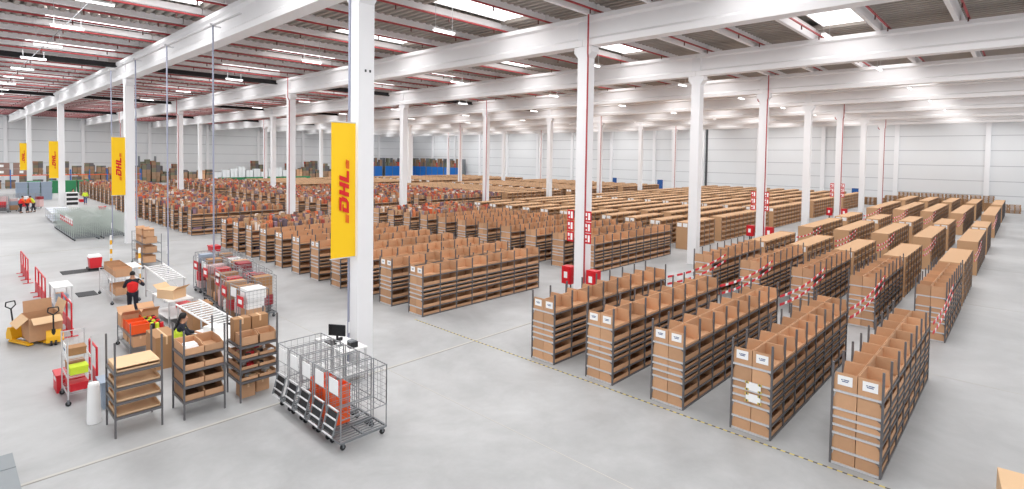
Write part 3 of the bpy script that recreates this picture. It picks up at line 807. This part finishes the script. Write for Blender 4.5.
for i, (x, y) in enumerate(((4.55, 21.0), (5.05, 21.0), (4.55, 21.8), (5.05, 21.8))):
    tag(link('carton', closed_carton(.42,.6,.34), None, (x, y, .315)), 'carton on the lower shelf of the long cart, %s one' % ('front left','front right','back left','back right')[i], 'carton')
# shelf table with cartons
trolley((5.2, 28.4, 0), 1.0, 2.6, 1.25, (.35, 1.15), 'long wire shelf table carrying open cartons before the second column', M_galv)
b = MB(); b.box(-.3,-.27,0,.3,.27,.012,M_card)
for s in (-1, 1): b.box(-.3,s*.27-.006,0,.3,s*.27+.006,.36,M_card).box(s*.3-.006,-.27,0,s*.3+.006,.27,.36 if s > 0 else .26,M_card)
b = b.mesh('tall_bin')
for i in range(4): tag(link('open_carton', b, None, (5.65, 28.75+.62*i, 1.165)), 'open carton on top of the long shelf table, %s from the front' % ORD[i], 'carton', 'cartons on the long shelf table')
for i in range(2): tag(link('open_carton', b, None, (5.65, 28.75+.62*i, .365)), 'open carton on the lower shelf of the long table, %s from the front' % ORD[i], 'carton', 'cartons on the long shelf table')
# rubber mats
tag(link('floor_mat', MB().prism([(4.6,0),(6.3,0),(6.27,.02),(4.63,.02)], 'y', 37.0, 38.1, M_matte).mesh('floor_mat')), 'dark rubber floor mat farther from the camera beside the barriers', 'mat')
tag(link('floor_mat', MB().prism([(4.4,0),(5.15,0),(5.12,.02),(4.43,.02)], 'y', 30.9, 31.9, M_matte).mesh('floor_mat')), 'dark rubber floor mat left of the long shelf table', 'mat')
# cart of cartons at the foot of the second column
trolley((8.0, 35.9, 0), .95, 2.3, 1.95, (.3, .85, 1.4), 'tall wire trolley heaped with brown cartons by the second column', M_galvd)
for z, n_ in ((.315,'lower'), (.865,'middle'), (1.415,'upper')):
    for i in range(3):
        tag(link('open_carton', b, None, (8.45, 36.35+.72*i, z), rg.uniform(-.2,.2)), 'brown carton on the %s shelf of the tall carton trolley, %s from the front' % (n_, ORD[i]), 'carton', 'cartons on the tall trolley')
for i in range(3): tag(link('carton', closed_carton(.5,.5,.35,M_card,.15), None, (8.45, 36.4+.7*i, 1.79), rg.uniform(-.3,.3)), 'carton heaped on top of the tall carton trolley, %s from the front' % ORD[i], 'carton', 'cartons on the tall trolley')
# marker posts, red bin
def post(loc, label):
    t = thing('marker_post', label, 'post', loc)
    b_ = MB()
    for i in range(6): b_.bar((0,0,.02+i*.27),(0,0,.02+(i+1)*.27),.06,M_yel if i % 2 == 0 else M_paper,12)
    link('shaft', b_.mesh('shaft'), t); link('base', MB().bar((0,0,0),(0,0,.03),.2,M_black,14).mesh('base'), t)
post((7.15, 39.2, 0), 'yellow and white marker post left of the second column')
post((7.3, 33.3, 0), 'yellow and white marker post beside the tall carton trolley')
t = thing('waste_bin', 'red bin with white lid on a black base near the marker post', 'bin', (6.1, 37.6, .02))
link('base', MB().box(-.35,-.35,0,.35,.35,.12,M_black).mesh('base'), t); link('body', MB().prism([(-.25,.12),(.25,.12),(.3,.7),(-.3,.7)], 'y', -.3, .3, M_redb).mesh('body'), t); link('lid', MB().prism([(-.31,.7),(.31,.7),(.25,.82),(-.25,.82)], 'y', -.31, .31, M_paper).mesh('lid'), t)

# --- packing line: cages crammed with parcels ---------------------------
cmB = cage_meshes(.85, .72, 1.7, .14, M_greyw)
pcol = [('red', M_redb), ('white', M_paper), ('brown', M_cardD), ('tan', M_card), ('grey', M_bgrey), ('dark', M_steel), ('crimson', mat('crimson', (150, 40, 50), .6)), ('pale pink', mat('pale_pink', (222, 190, 190), .6))]
M_redp = mat('red_placard', (210, 40, 50), .6)
rp_ = MB().box(-.03, .1, 1.1, -.018, .62, 1.5, M_redp).box(-.032, .2, 1.22, -.03, .52, 1.38, M_paper).mesh('red_placard')
line = [(7.5+rg.uniform(-.1,.1)+.14*i+(1.0 if q else 0), 20.0+1.0*i, q, i) for q in (0, 1) for i in range(10) if not (q and i < 2)]
for x, y, q, i in line:
    row = ('front','back')[q]
    rz = rg.uniform(-.08, .08)
    t = cage(cmB, .85, .72, 'wire roll cage of mixed parcels, %s in the %s file of the packing line' % (ORD[i], row), (x, y, 0), rz, 'roll cages of the packing line', holder=False, plac=(i % 3 == 1))
    if i % 2 == 0 and q == 0: link('red_placard', rp_, t)
    z = .222
    for e in range(4):
        h = rg.uniform(.28, .42); nm, mm = pcol[rg.randrange(len(pcol))]
        tag(link('parcel', closed_carton(rg.uniform(.5,.72), rg.uniform(.4,.6), h, mm, 0, False), None, (x+.42, y+.36, z), rz), '%s parcel, %s up in the %s %s cage of the packing line' % (nm, ORD[e], ORD[i], row), 'parcel', 'parcels in the packing line cages')
        z += h+.002
# roller conveyor tables with white ladder frames
def conveyor(loc, rz, L, label, tilt):
    t = thing('roller_table', label, 'table', loc, rz)
    fr = MB()
    for y in (0, .8): fr.bar((0,y,.95),(L,y,.95+tilt),.035,M_white,6)
    link('side_rail', fr.mesh('side_rails'), t)
    rl = MB(); n = int(L/.2)
    for i in range(1, n): rl.bar((L*i/n,.02,.95+tilt*i/n),(L*i/n,.78,.95+tilt*i/n),.03,M_white,8)
    k_ = link('roller', rl.mesh('rollers'), t)
    for x in (.15, L-.15):
        for y in (0, .8): link('leg', MB().bar((x,y,0),(x,y,.95+tilt*x/L-.03),.03,M_galv,6).mesh('leg'), t)
    link('brace', MB().bar((.15,0,.3),(L-.15,0,.3),.02,M_galv,6).bar((.15,.8,.3),(L-.15,.8,.3),.02,M_galv,6).bar((.15,0,.3),(L-.15,0,.9),.015,M_galv,6).mesh('brace'), t)
    return t
conveyor((7.75, 27.3, 0), 1.75, 2.1, 'white ladder-like roller table at the far end of the packing line', .45)
conveyor((7.05, 19.1, 0), 1.75, 2.6, 'white ladder-like roller table at the near end of the packing line', .35)
desk((5.6, 17.6, 0), .05, 1.2, 1.6, .92, 'white packing table behind the middle and rightmost shelf racks')
desk((6.1, 23.6, 0), .05, .9, 1.9, .92, 'white packing table with brown carton beside the roller table')
for i in range(3): desk((7.2+.1*i, 63.6+2.3*i, 0), .0, 1.6, 1.7, .95, 'pale packing table beyond the empty roll cages, %s from the front' % ORD[i], 'pale tables by the third column', M_pale)
desk((5.9, 31.8, 0), .0, 1.2, 1.5, .92, 'white packing table under the power pole before the second column')
tag(link('carton', closed_carton(.6,.8,.35,M_cardP,.3,False), None, (6.4, 24.3, .922), .5), 'flattened pale carton with flaps on the white packing table', 'carton')
for i, (x, y, m_, h, nm) in enumerate(((7.0, 24.2, M_cardD, .5, 'brown'), (7.05, 25.0, M_redb, .45, 'red'), (7.0, 25.8, M_paper, .7, 'white'))):
    tag(link('carton', closed_carton(.45,.5,h,m_,0,False), None, (x, y, 0), .2*i), '%s box on the floor between the roller tables and the cages' % nm, 'carton')
tag(link('carton', closed_carton(.7,.7,.95,M_cardD), None, (6.9, 22.6, 0)), 'brown carton standing on the floor beside the packing line', 'carton')
tag(link('parcel', closed_carton(.4,.5,.22,M_paper,0,False), None, (6.1, 18.6, .922), .4), 'white parcel on the packing table behind the shelf racks', 'parcel')
tag(link('tape_gun', MB().bar((-.05,0,.07),(.05,0,.07),.07,M_black,14).box(-.02,-.02,.05,.02,.18,.09,M_redb).mesh('tape_gun'), None, (5.9, 17.95, .922)), 'black and red tape dispenser on the packing table behind the racks', 'tape')

# --- people ---------------------------------------------------------------
def skin_obj(name, pts, edges, radii, m, sub=1):
    me = bpy.data.meshes.new(name); me.from_pydata(pts, edges, []); ob = bpy.data.objects.new(name, me); COL.objects.link(ob)
    ob.modifiers.new('skin', 'SKIN')
    for i, r in enumerate(radii):
        me.skin_vertices[0].data[i].radius = (r if not isinstance(r, tuple) else r[0], r if not isinstance(r, tuple) else r[1])
    me.skin_vertices[0].data[0].use_root = True
    if sub: sm = ob.modifiers.new('sub', 'SUBSURF'); sm.levels = sm.render_levels = sub
    dg = bpy.context.evaluated_depsgraph_get()
    out = bpy.data.meshes.new_from_object(ob.evaluated_get(dg)); out.name = name
    bpy.data.objects.remove(ob); out.materials.clear(); out.materials.append(m)
    return out
def person(loc, rz, label, lean, arms, top_m, vest_m, leg_m, hair_m, long_hair=False, stride=.12, group=None):
    """faces +x locally; lean in radians forwards; arms: (left hand, right hand) positions from the chest"""
    t = thing('person', label, 'person', loc, rz, group)
    def up(h, fx=0., y=0.):   # point along the leaned spine, h above the pelvis
        return Vector((math.sin(lean)*h+fx*math.cos(lean), y, .95+math.cos(lean)*h-fx*math.sin(lean)))
    P, E, Rr_ = [], [], []
    def add(p, r, par=None):
        P.append(tuple(p)); Rr_.append(r)
        if par is not None: E.append((par, len(P)-1))
        return len(P)-1
    pel = add(up(0), .13); sp = add(up(.2), .125, pel); ch = add(up(.42), .14, sp); nk = add(up(.57), .06, ch)
    hd = add(up(.69, .02), .1, nk); tp = add(up(.82, .0), .08, hd); add(up(.67, .13), .018, hd)
    legs = []
    for s in (1, -1):
        hip = add((.0, s*.1, .9), .1, pel); kn = add((stride*s*.5+.04, s*.11, .5), .065, hip); an = add((stride*s, s*.12, .1), .045, kn); to = add((stride*s+.17, s*.13, .035), .035, an)
        legs.append(((.0, s*.1, .9), (stride*s*.5+.04, s*.11, .5), (stride*s, s*.12, .1), (stride*s+.17, s*.13, .035)))
    armp = []
    for s, hnd in zip((1, -1), arms):
        sh = up(.48, 0, s*.19); h3 = up(.42) + Vector(hnd)
        mid = (sh+h3)/2; d = (h3-sh).length; bend = math.sqrt(max(0, .29**2-(d/2)**2)) if d < .58 else 0
        el = mid + Vector((-.1*bend*2, s*bend*.5, -bend*.8))
        i1 = add(sh, .062, ch); i2 = add(el, .045, i1); i3 = add(h3, .032, i2)
        dr = (h3-el).normalized(); pm = add(h3+dr*.07, .035, i3)
        side = dr.cross(Vector((0,0,1))).normalized()
        for fi, (o_, ln) in enumerate(((-.03,.07),(-.01,.085),(.01,.08),(.03,.06))):
            a = add(h3+dr*.1+side*o_, .010, pm); add(h3+dr*(.1+ln)+side*o_+Vector((0,0,-.015)), .008, a)
        th = add(h3+dr*.05+side*.045*s, .011, pm); add(h3+dr*.1+side*.065*s, .009, th)
        armp.append((sh, el, h3-dr*.03))
    link('body', skin_obj('body', P, E, Rr_, M_skin), t)
    # shirt with sleeves
    Q = [up(-.03), up(.2), up(.43), up(.56)]; QE = [(0,1),(1,2),(2,3)]; QR = [.165, .16, .175, .11]
    for s_, e_, w_ in armp:
        k_ = len(Q); Q += [s_, e_, w_]; QE += [(2,k_),(k_,k_+1),(k_+1,k_+2)]; QR += [.082, .06, .046]
    link('shirt', skin_obj('shirt', [tuple(q) for q in Q], QE, QR, top_m), t)
    if vest_m:
        V = [up(-.04), up(.2), up(.42), up(.5)]; V2 = [up(.47, 0, .17), up(.47, 0, -.17)]
        link('vest', skin_obj('vest', [tuple(q) for q in V+V2], [(0,1),(1,2),(2,3),(2,4),(2,5)], [.2, .195, .215, .13, .12, .12], vest_m), t)
    T_ = [(0,0,.98)]; TE = []; TR = [.14]
    for lg in legs:
        k_ = len(T_); T_ += [lg[0], lg[1], (lg[2][0], lg[2][1], .13)]; TE += [(0,k_),(k_,k_+1),(k_+1,k_+2)]; TR += [.115, .082, .066]
    link('trousers', skin_obj('trousers', T_, TE, TR, leg_m), t)
    for lg in legs: link('shoe', skin_obj('shoe', [(lg[2][0]-.04, lg[2][1], .05), (lg[2][0]+.08, lg[2][1], .05), (lg[3][0]+.03, lg[3][1], .035)], [(0,1),(1,2)], [.05, .05, .034], M_black), t)
    hb = MB(); vs = []; fs = []; nu, nv = 14, 8
    for j in range(nv+1):
        ph = PI*.62*j/nv
        for i in range(nu):
            th = 2*PI*i/nu
            q = Vector((.112*math.sin(ph)*math.cos(th), .098*math.sin(ph)*math.sin(th), .125*math.cos(ph)))
            k_ = 1 if (math.cos(th) < .3 or j < nv*.6) else .82
            vs.append(up(.755+q.z, -.025+q.x*k_, q.y))
    for j in range(nv):
        for i in range(nu): fs.append((j*nu+i, j*nu+(i+1) % nu, (j+1)*nu+(i+1) % nu, (j+1)*nu+i))
    hb.add(vs, fs, hair_m)
    if long_hair:
        for i in range(-3, 4): hb.bar(up(.72, -.1, i*.028), up(.34, -.16, i*.03), .03, hair_m, 6)
    link('hair', hb.mesh('hair'), t)
    for s in (1, -1): link('eye', MB().lathe([(.003,-.008),(.011,-.004),(.011,.004),(.003,.008)], tuple(up(.70, .105, s*.033)), M_black, 8).mesh('eye'), t)
    return t
person((5.45, 26.0, 0), 1.35, 'person in red vest and black cap of hair, back turned, reaching across', .12, ((.35,.2,-.15),(.3,-.35,-.1)), M_navy, M_red_v, M_navy, M_hair)
person((5.0, 18.4, 0), -.3, 'person with long black hair in yellow vest leaning over the packing table', .22, ((.4,.15,-.25),(.42,-.1,-.28)), M_navy, M_hiv, M_navy, M_hair, True)
person((6.05, 75.9, 0), 0.4, 'person in orange vest at the far cages, leftmost of the trio', .3, ((.35,.1,-.3),(.35,-.1,-.3)), M_org_v, M_red_v, M_navy, M_hairb)
person((6.6, 76.1, 0), .2, 'person in orange jacket bending at the far cages, middle of the trio', .35, ((.3,.1,-.35),(.3,-.1,-.35)), M_org_v, M_org_v, M_navy, M_hairb)
person((7.15, 76.4, 0), 2.9, 'person in yellow vest at the far cages, rightmost of the trio', .4, ((.35,.1,-.3),(.35,-.1,-.3)), M_hiv, M_hiv, M_navy, M_hairb)
person((12.7, 83.6, 0), -2.0, 'person in yellow vest and blue trousers walking past the third column', .05, ((.1,.22,-.4),(.1,-.22,-.4)), M_hiv, M_hiv, mat('blue_jeans', (60, 84, 130), .8), M_hairb)
person((11.9, 86.5, 0), -1.5, 'person in brown jacket standing left of the yellow-vested walker', .05, ((.1,.22,-.4),(.1,-.22,-.4)), M_hairb, None, M_navy, M_hair)

# --- far roll cages, crates, pallets -------------------------------------
cmC = cage_meshes(1.6, .8, 1.7, .13, mat('wire_pale', (186, 196, 190), .5, .1))
for q in (0, 1):
    for i in range(11):
        t = cage(cmC, 1.6, .8, 'nested empty roll cage, %s from the front in the %s file by the third column' % (ORD[i], ('left','right')[q]), (6.9+1.75*q, 50.3+.86*i, 0), 0, 'empty roll cages before the third column', holder=False, plac=(q == 0 and i < 4))
        if q == 0 and i < 7: link('red_placard', rp_, t)
for i, (x, y) in enumerate(((4.4,77.2),(5.3,77.6),(4.6,79.3),(5.6,79.8),(7.7,80.2),(6.6,81.5))):
    cage(cmB, .85, .72, 'roll cage with parcels by the far trio of people, %s one' % ORD[i], (x, y, 0), .2*i, 'roll cages by the far trio', holder=False, plac=False)
    z = .222
    for e in range(3):
        h = rg.uniform(.25,.5); nm, mm = pcol[rg.randrange(len(pcol))]
        tag(link('parcel', closed_carton(.6,.5,h,mm,0,False), None, (x+.35, y+.4, z), .2*i), '%s parcel, %s up in the %s cage by the far trio' % (nm, ORD[e], ORD[i]), 'parcel', 'parcels by the far trio'); z += h+.002
def tote_mesh(w, d, h, m):
    b = MB().prism([(-w/2*.94,0),(w/2*.94,0),(w/2,h),(-w/2,h)], 'y', -d/2, d/2, m).box(-w/2-.03,-d/2-.03,h-.08,w/2+.03,d/2+.03,h+.004,m)
    for q in range(4): b.box(-w/2+w*(q+.3)/4,-d/2-.02,.05,-w/2+w*(q+.5)/4,d/2+.02,h-.05,m)
    return b.mesh('bulk_tote')
bt = tote_mesh(1.15, 1.15, .78, M_bgrey)
for c_ in range(3):
    for e in range(3):
        tag(link('bulk_tote', bt, None, (7.7+1.25*c_, 95, e*.79)), 'blue-grey bulk tote, %s up in the %s stack before the back wall' % (ORD[e], ORD[c_]), 'tote', 'blue-grey totes in stacks')
gt = tote_mesh(1.5, 1.4, 1.9, M_grn)
for i in range(4): tag(link('bulk_tote', gt, None, (10.2+1.7*i+(.9 if i > 0 else 0), 108.5, 0)), 'green bulk container before the back wall, %s from the left' % ORD[i], 'tote', 'green containers before the back wall')
gt2 = tote_mesh(2.4, 1.4, 1.1, M_grn)
for i in range(8): tag(link('bulk_tote', gt2, None, (44+2.6*i, 127, 0)), 'low green container behind the far racks, %s from the left' % ORD[i], 'tote', 'low green containers behind the far racks')
def pallet_mesh():
    b = MB()
    for i in range(5): b.box(-.6, -.4+.175*i, .12, .6, -.4+.175*i+.11, .142, M_wood)
    for y in (-.4, -.05, .3): b.box(-.6, y, .0, .6, y+.1, .02, M_wood)
    for x in (-.6, -.07, .46):
        for y in (-.4, -.05, .3): b.box(x, y, .02, x+.14, y+.1, .1, M_wood)
        b.box(x, -.4, .1, x+.14, .4, .12, M_wood)
    return b.mesh('wooden_pallet')
pm_ = pallet_mesh()
def stack_of_pallets(x, y, n, name):
    for e in range(n):
        tag(link('wooden_pallet', pm_, None, (x+rg.uniform(-.04,.04), y+rg.uniform(-.04,.04), e*.1425), PI/2+rg.uniform(-.04,.04)), 'wooden pallet, %s up in %s' % (ordw(e), name), 'pallet', 'wooden pallets along the right wall')
for i in range(18): stack_of_pallets(99.6+(i % 2)*.1, 1.2+1.25*i, 11 if 2 < i < 12 else 8, 'the %s stack along the right wall' % ordw(i))
for i in range(8): stack_of_pallets(103.2, 4+1.4*i, 14, 'the %s tall stack behind the right wall row' % ordw(i))
# loads of goods on pallets along the back wall
def load_mesh(h, m, seed):
    r_ = random.Random(seed); b = MB(); z = .15
    while z < h:
        dz = min(r_.uniform(.35,.6), h-z+.02)
        for x in (-.3,.3):
            for y in (-.25,.25): b.box(x-.28,y-.24,z,x+.28+r_.uniform(-.03,.02),y+.24,z+dz-.01,m)
        z += dz
    return b.mesh('load')
loads = [('brown carton load', load_mesh(1.9, M_goods2, 1)), ('mixed goods load', load_mesh(2.5, M_goods2, 2)), ('white wrapped load', load_mesh(2.1, M_wrap, 3)), ('dark goods load', load_mesh(2.9, M_goods2, 4)), ('tan carton load', load_mesh(1.6, M_cardS, 5))]
k_ = 0
for row, yy, x0, n_ in (('back wall', 139.5, 22, 40), ('front', 133.5, 20, 32)):
    for i in range(n_):
        x = x0+1.75*i
        if x > 84: break
        if row == 'front' and 44 < x < 62: c_ = 2
        else: c_ = (0, 1, 3, 4, 1, 3, 0)[rg.randrange(7)]
        nm, lm_ = loads[c_]
        t = thing('loaded_pallet', 'pallet with %s, %s in the %s row by the back wall' % (nm, ordw(i), row), 'pallet', (x, yy, 0), 0, 'loaded pallets by the back wall')
        link('pallet', pm_, t); o = link('load', lm_, t); o.scale = (1.3, 1.3, rg.uniform(.9, 1.6))
# pallet racking with orange beams
def racking(loc, rz, L, levels, H, beam_m, label, group=None):
    t = thing('pallet_racking', label, 'racking', loc, rz, group); n = max(1, round(L/2.7)); bay = L/n
    for i in range(n+1):
        b = MB()
        for y in (0, 1.0): b.box(i*bay-.05,y-.05,0,i*bay+.05,y+.05,H,M_blue)
        for z in np.arange(.3, H-.4, .8): b.bar((i*bay,0,z),(i*bay,1.0,z+.6),.025,M_blue,4)
        link('upright_frame', b.mesh('upright_frame'), t)
    for z in levels:
        b = MB()
        for y in (0, 1.0): b.box(0,y-.03,z-.14,L,y+.03,z,beam_m)
        b.box(0,0,z-.02,L,1.0,z,M_galvd)
        link('beam_level', b.mesh('beam_level'), t)
    return t
racking((6.0, 124, 0), 0, 21.6, (2.3,), 3.2, M_orange, 'pallet racking with orange beams before the back wall')
for i in range(12):
    for z, w_ in ((0,'floor'), (2.302,'beam')) if i > 2 else ((0,'floor'),):
        nm, lm_ = loads[(0,1,4,3,0,1)[rg.randrange(6)]]
        t = thing('loaded_pallet', '%s, %s level of the orange racking, %s from its left end' % (nm, w_, ordw(i)), 'pallet', (6.9+1.8*i, 124.5, z), 0, 'pallets in the orange racking')
        link('pallet', pm_, t); o = link('load', lm_, t); o.scale = (1.1, 1, .75 if z == 0 else .8)
M_crt = mat('crate_brown', (150, 122, 112), .8)
for i, x in enumerate((7.6, 10.1)):
    t = thing('mesh_stack', 'tall stack of brown wire-fronted crates, %s of the pair before the back wall' % ('left','right')[i], 'crates', (x, 124.5, 2.302))
    for e in range(2): link('crate', MB().box(-1.0,-.45,e*1.05,1.0,.45,e*1.05+1.0,M_crt).box(-.25,-.47,e*1.05+.3,.25,-.45,e*1.05+.7,M_paper).mesh('crate'), t)
# blue enclosure racks by the far corner
def blue_rack(loc, rz, L, label):
    t = thing('blue_rack', label, 'rack', loc, rz, 'blue racks in the far corner'); n = round(L/2.5)
    link('blue_panel', MB().box(0,0,0,L,1.2,3.1,M_blue).mesh('blue_panel'), t)
    for i in range(n+1): link('upright', MB().box(i*L/n-.06,-.05,0,i*L/n+.06,1.25,5.6,M_galvd).mesh('upright'), t)
    b = MB(); r_ = random.Random(L)
    for i in range(n*3):
        x = (i+.08)*L/(n*3); b.box(x,.1,3.12,x+L/(n*3)*.85,1.1,3.2+r_.uniform(.8,2.4),M_goods2)
    o = link('stored_goods', b.mesh('stored_goods'), t); o['kind'] = 'stuff'
blue_rack((85.5, 140.6, 0), 0, 8, 'tall rack with blue lower panels by the back wall, left of the corner')
blue_rack((94.5, 140.6, 0), 0, 8, 'tall rack with blue lower panels by the back wall, nearest the corner')
for i in range(3): blue_rack((103.9, 140.8-8.3*i, 0), -PI/2, 8, 'tall blue-panelled rack along the right wall, %s from the corner' % ORD[i])
blue_rack((30.0, 136.0, 0), 0, 3, 'small blue-panelled rack among the pallets by the back wall')
# red crates by the rack ends, wall cabinet, notice box
rc = MB().prism([(-.25,0),(.25,0),(.3,.35),(-.3,.35)], 'y', -.4, .4, M_redb).box(-.32,-.42,.3,.32,.42,.36,M_redb).mesh('red_crate')
for i, y in enumerate((39.6, 62.2, 75.5, 88)):
    tag(link('red_crate', rc, None, (13.0, y, 0)), 'red floor crate at the rack ends, %s from the front' % ORD[i], 'crate', 'red floor crates at the rack ends')
t = thing('wall_cabinet', 'black and white striped cabinet at the foot of the third column', 'cabinet', (10.6, 78.0, 0))
link('body', MB().box(-.5,-.4,0,.5,.4,1.9,M_paper).mesh('body'), t)
for z in (.5, 1.0, 1.5): link('drawer', MB().box(-.52,-.43,z,.5,-.4,z+.3,M_black).mesh('drawer'), t)
# fire points on the columns
M_redf = mat('fire_red', (206, 20, 36), .45)
sgn = MB()
for e in range(3):
    z = 2.65+.52*e
    sgn.box(-.02,-.19,z,.0,.19,z+.48,M_redf)
    sgn.box(-.024,-.13,z+.08,-.02,-.02,z+.4,M_paper).box(-.024,.04,z+.25,-.02,.14,z+.4,M_paper).box(-.024,.04,z+.08,-.02,.1,z+.17,M_paper)
sgn = sgn.mesh('fire_sign')
for k, w_ in ((1,'nearest piped column'), (3,'second piped column'), (5,'third piped column')):
    for s, q in ((1,'left'), (-1,'right')):
        t = thing('fire_cabinet', 'red fire cabinet at the foot of the %s, %s side' % (w_, q), 'cabinet', (CX[k]-.1, CY[0]+s*.72, 0))
        link('body', MB().box(-.22,-.26,.55,.22,.26,1.4,M_redf).mesh('body'), t); link('door', MB().box(-.25,-.22,.6,-.22,.22,1.35,M_redf).box(-.255,-.1,.85,-.25,.1,1.15,M_paper).mesh('door'), t)
        link('stand', MB().box(-.2,-.03,0,-.15,.03,.55,M_black).box(.15,-.03,0,.2,.03,.55,M_black).mesh('stand'), t)
        tag(link('fire_sign', sgn, None, (CX[k]-.31, CY[0]+s*.5, 0)), 'red and white fire signs on the %s, %s side' % (w_, q), 'sign')
# corner things: grey deck at lower left, carton at lower right
t = thing('grey_platform', 'low grey platform deck on the floor at the lower left corner', 'platform', (0,0,0))
link('deck', MB().prism([(-.6,.08),(1.05,.08),(1.05,.14),(-.6,.14)], 'y', 12.6, 14.85, M_gmat).prism([(-.6,.08),(1.05,.08),(1.05,.14),(-.6,.14)], 'y', 14.88, 15.62, M_gmat).mesh('deck'), t)
link('skid', MB().box(-.5,12.7,0,-.4,15.5,.08,M_steel).mesh('skid'), t); link('skid', MB().box(.85,12.7,0,.95,15.5,.08,M_steel).mesh('skid'), t)
t = tag(link('carton', MB().box(-.5,-.6,0,.5,.6,.45,M_cardP).mesh('carton_body'), None, (14.62, -.38, 0), .1), 'pale taped carton on the floor at the lower right corner', 'carton')
link('packing_tape', MB().box(-.506,-.04,.2,.506,.04,.453,mat('tape_brown', (176, 140, 100), .4)).mesh('packing_tape'), t)
# ------------------------------------------------------------------ camera, light, view
f_, p_, r_, y_, cx_, cy_ = 546.2, .0346, .0140, .7669, 502.7, 174.8
cam = bpy.data.cameras.new('camera'); co = bpy.data.objects.new('camera', cam); COL.objects.link(co)
c, s = math.cos, math.sin
P = Matrix(((1,0,0),(0,c(p_),-s(p_)),(0,s(p_),c(p_)))); Rr = Matrix(((c(r_),-s(r_),0),(s(r_),c(r_),0),(0,0,1)))
Mw = Rr @ P @ Matrix(((s(y_),-c(y_),0),(0,0,-1),(c(y_),s(y_),0)))
T = Mw.transposed()
R3 = Matrix((T.col[0], -T.col[1], -T.col[2])).transposed()
co.matrix_world = Matrix.Translation((0, 0, 6.7)) @ R3.to_4x4()
cam.sensor_width = 36; cam.lens = f_/1024*36
cam.shift_x = (512-cx_)/1024; cam.shift_y = -(244.5-cy_)/1024
cam.clip_end = 400; cam.clip_start = .1
S.camera = co

w = bpy.data.worlds.new('world'); S.world = w; w.use_nodes = True
bg = w.node_tree.nodes['Background']; bg.inputs[0].default_value = (.95, .97, 1, 1); bg.inputs[1].default_value = 1.0
# daylight through each roof bay
def area(name, loc, sx, sy, power):
    l = bpy.data.lights.new(name, 'AREA'); l.shape = 'RECTANGLE'; l.size = sx; l.size_y = sy; l.energy = power
    o = bpy.data.objects.new(name, l); COL.objects.link(o); o.location = loc
    return o
for i, x in enumerate([c-6.0 for c in CX]+[99.7]):
    for yy in (2, 15, 31, 47, 63, 79, 95, 111, 127):
        area('skylight_daylight', (x, yy, 12.9), 5, 8, 760 if x < 5 else 540)
S.view_settings.view_transform = 'Standard'; S.view_settings.look = 'None'; S.view_settings.gamma = 1.0
S.view_settings.use_curve_mapping = False; S.view_settings.exposure = .2
S.cycles.use_denoising = True
for k, v in LABELS.items():
    if len(v) > 1: print('DUP LABEL', k, len(v))
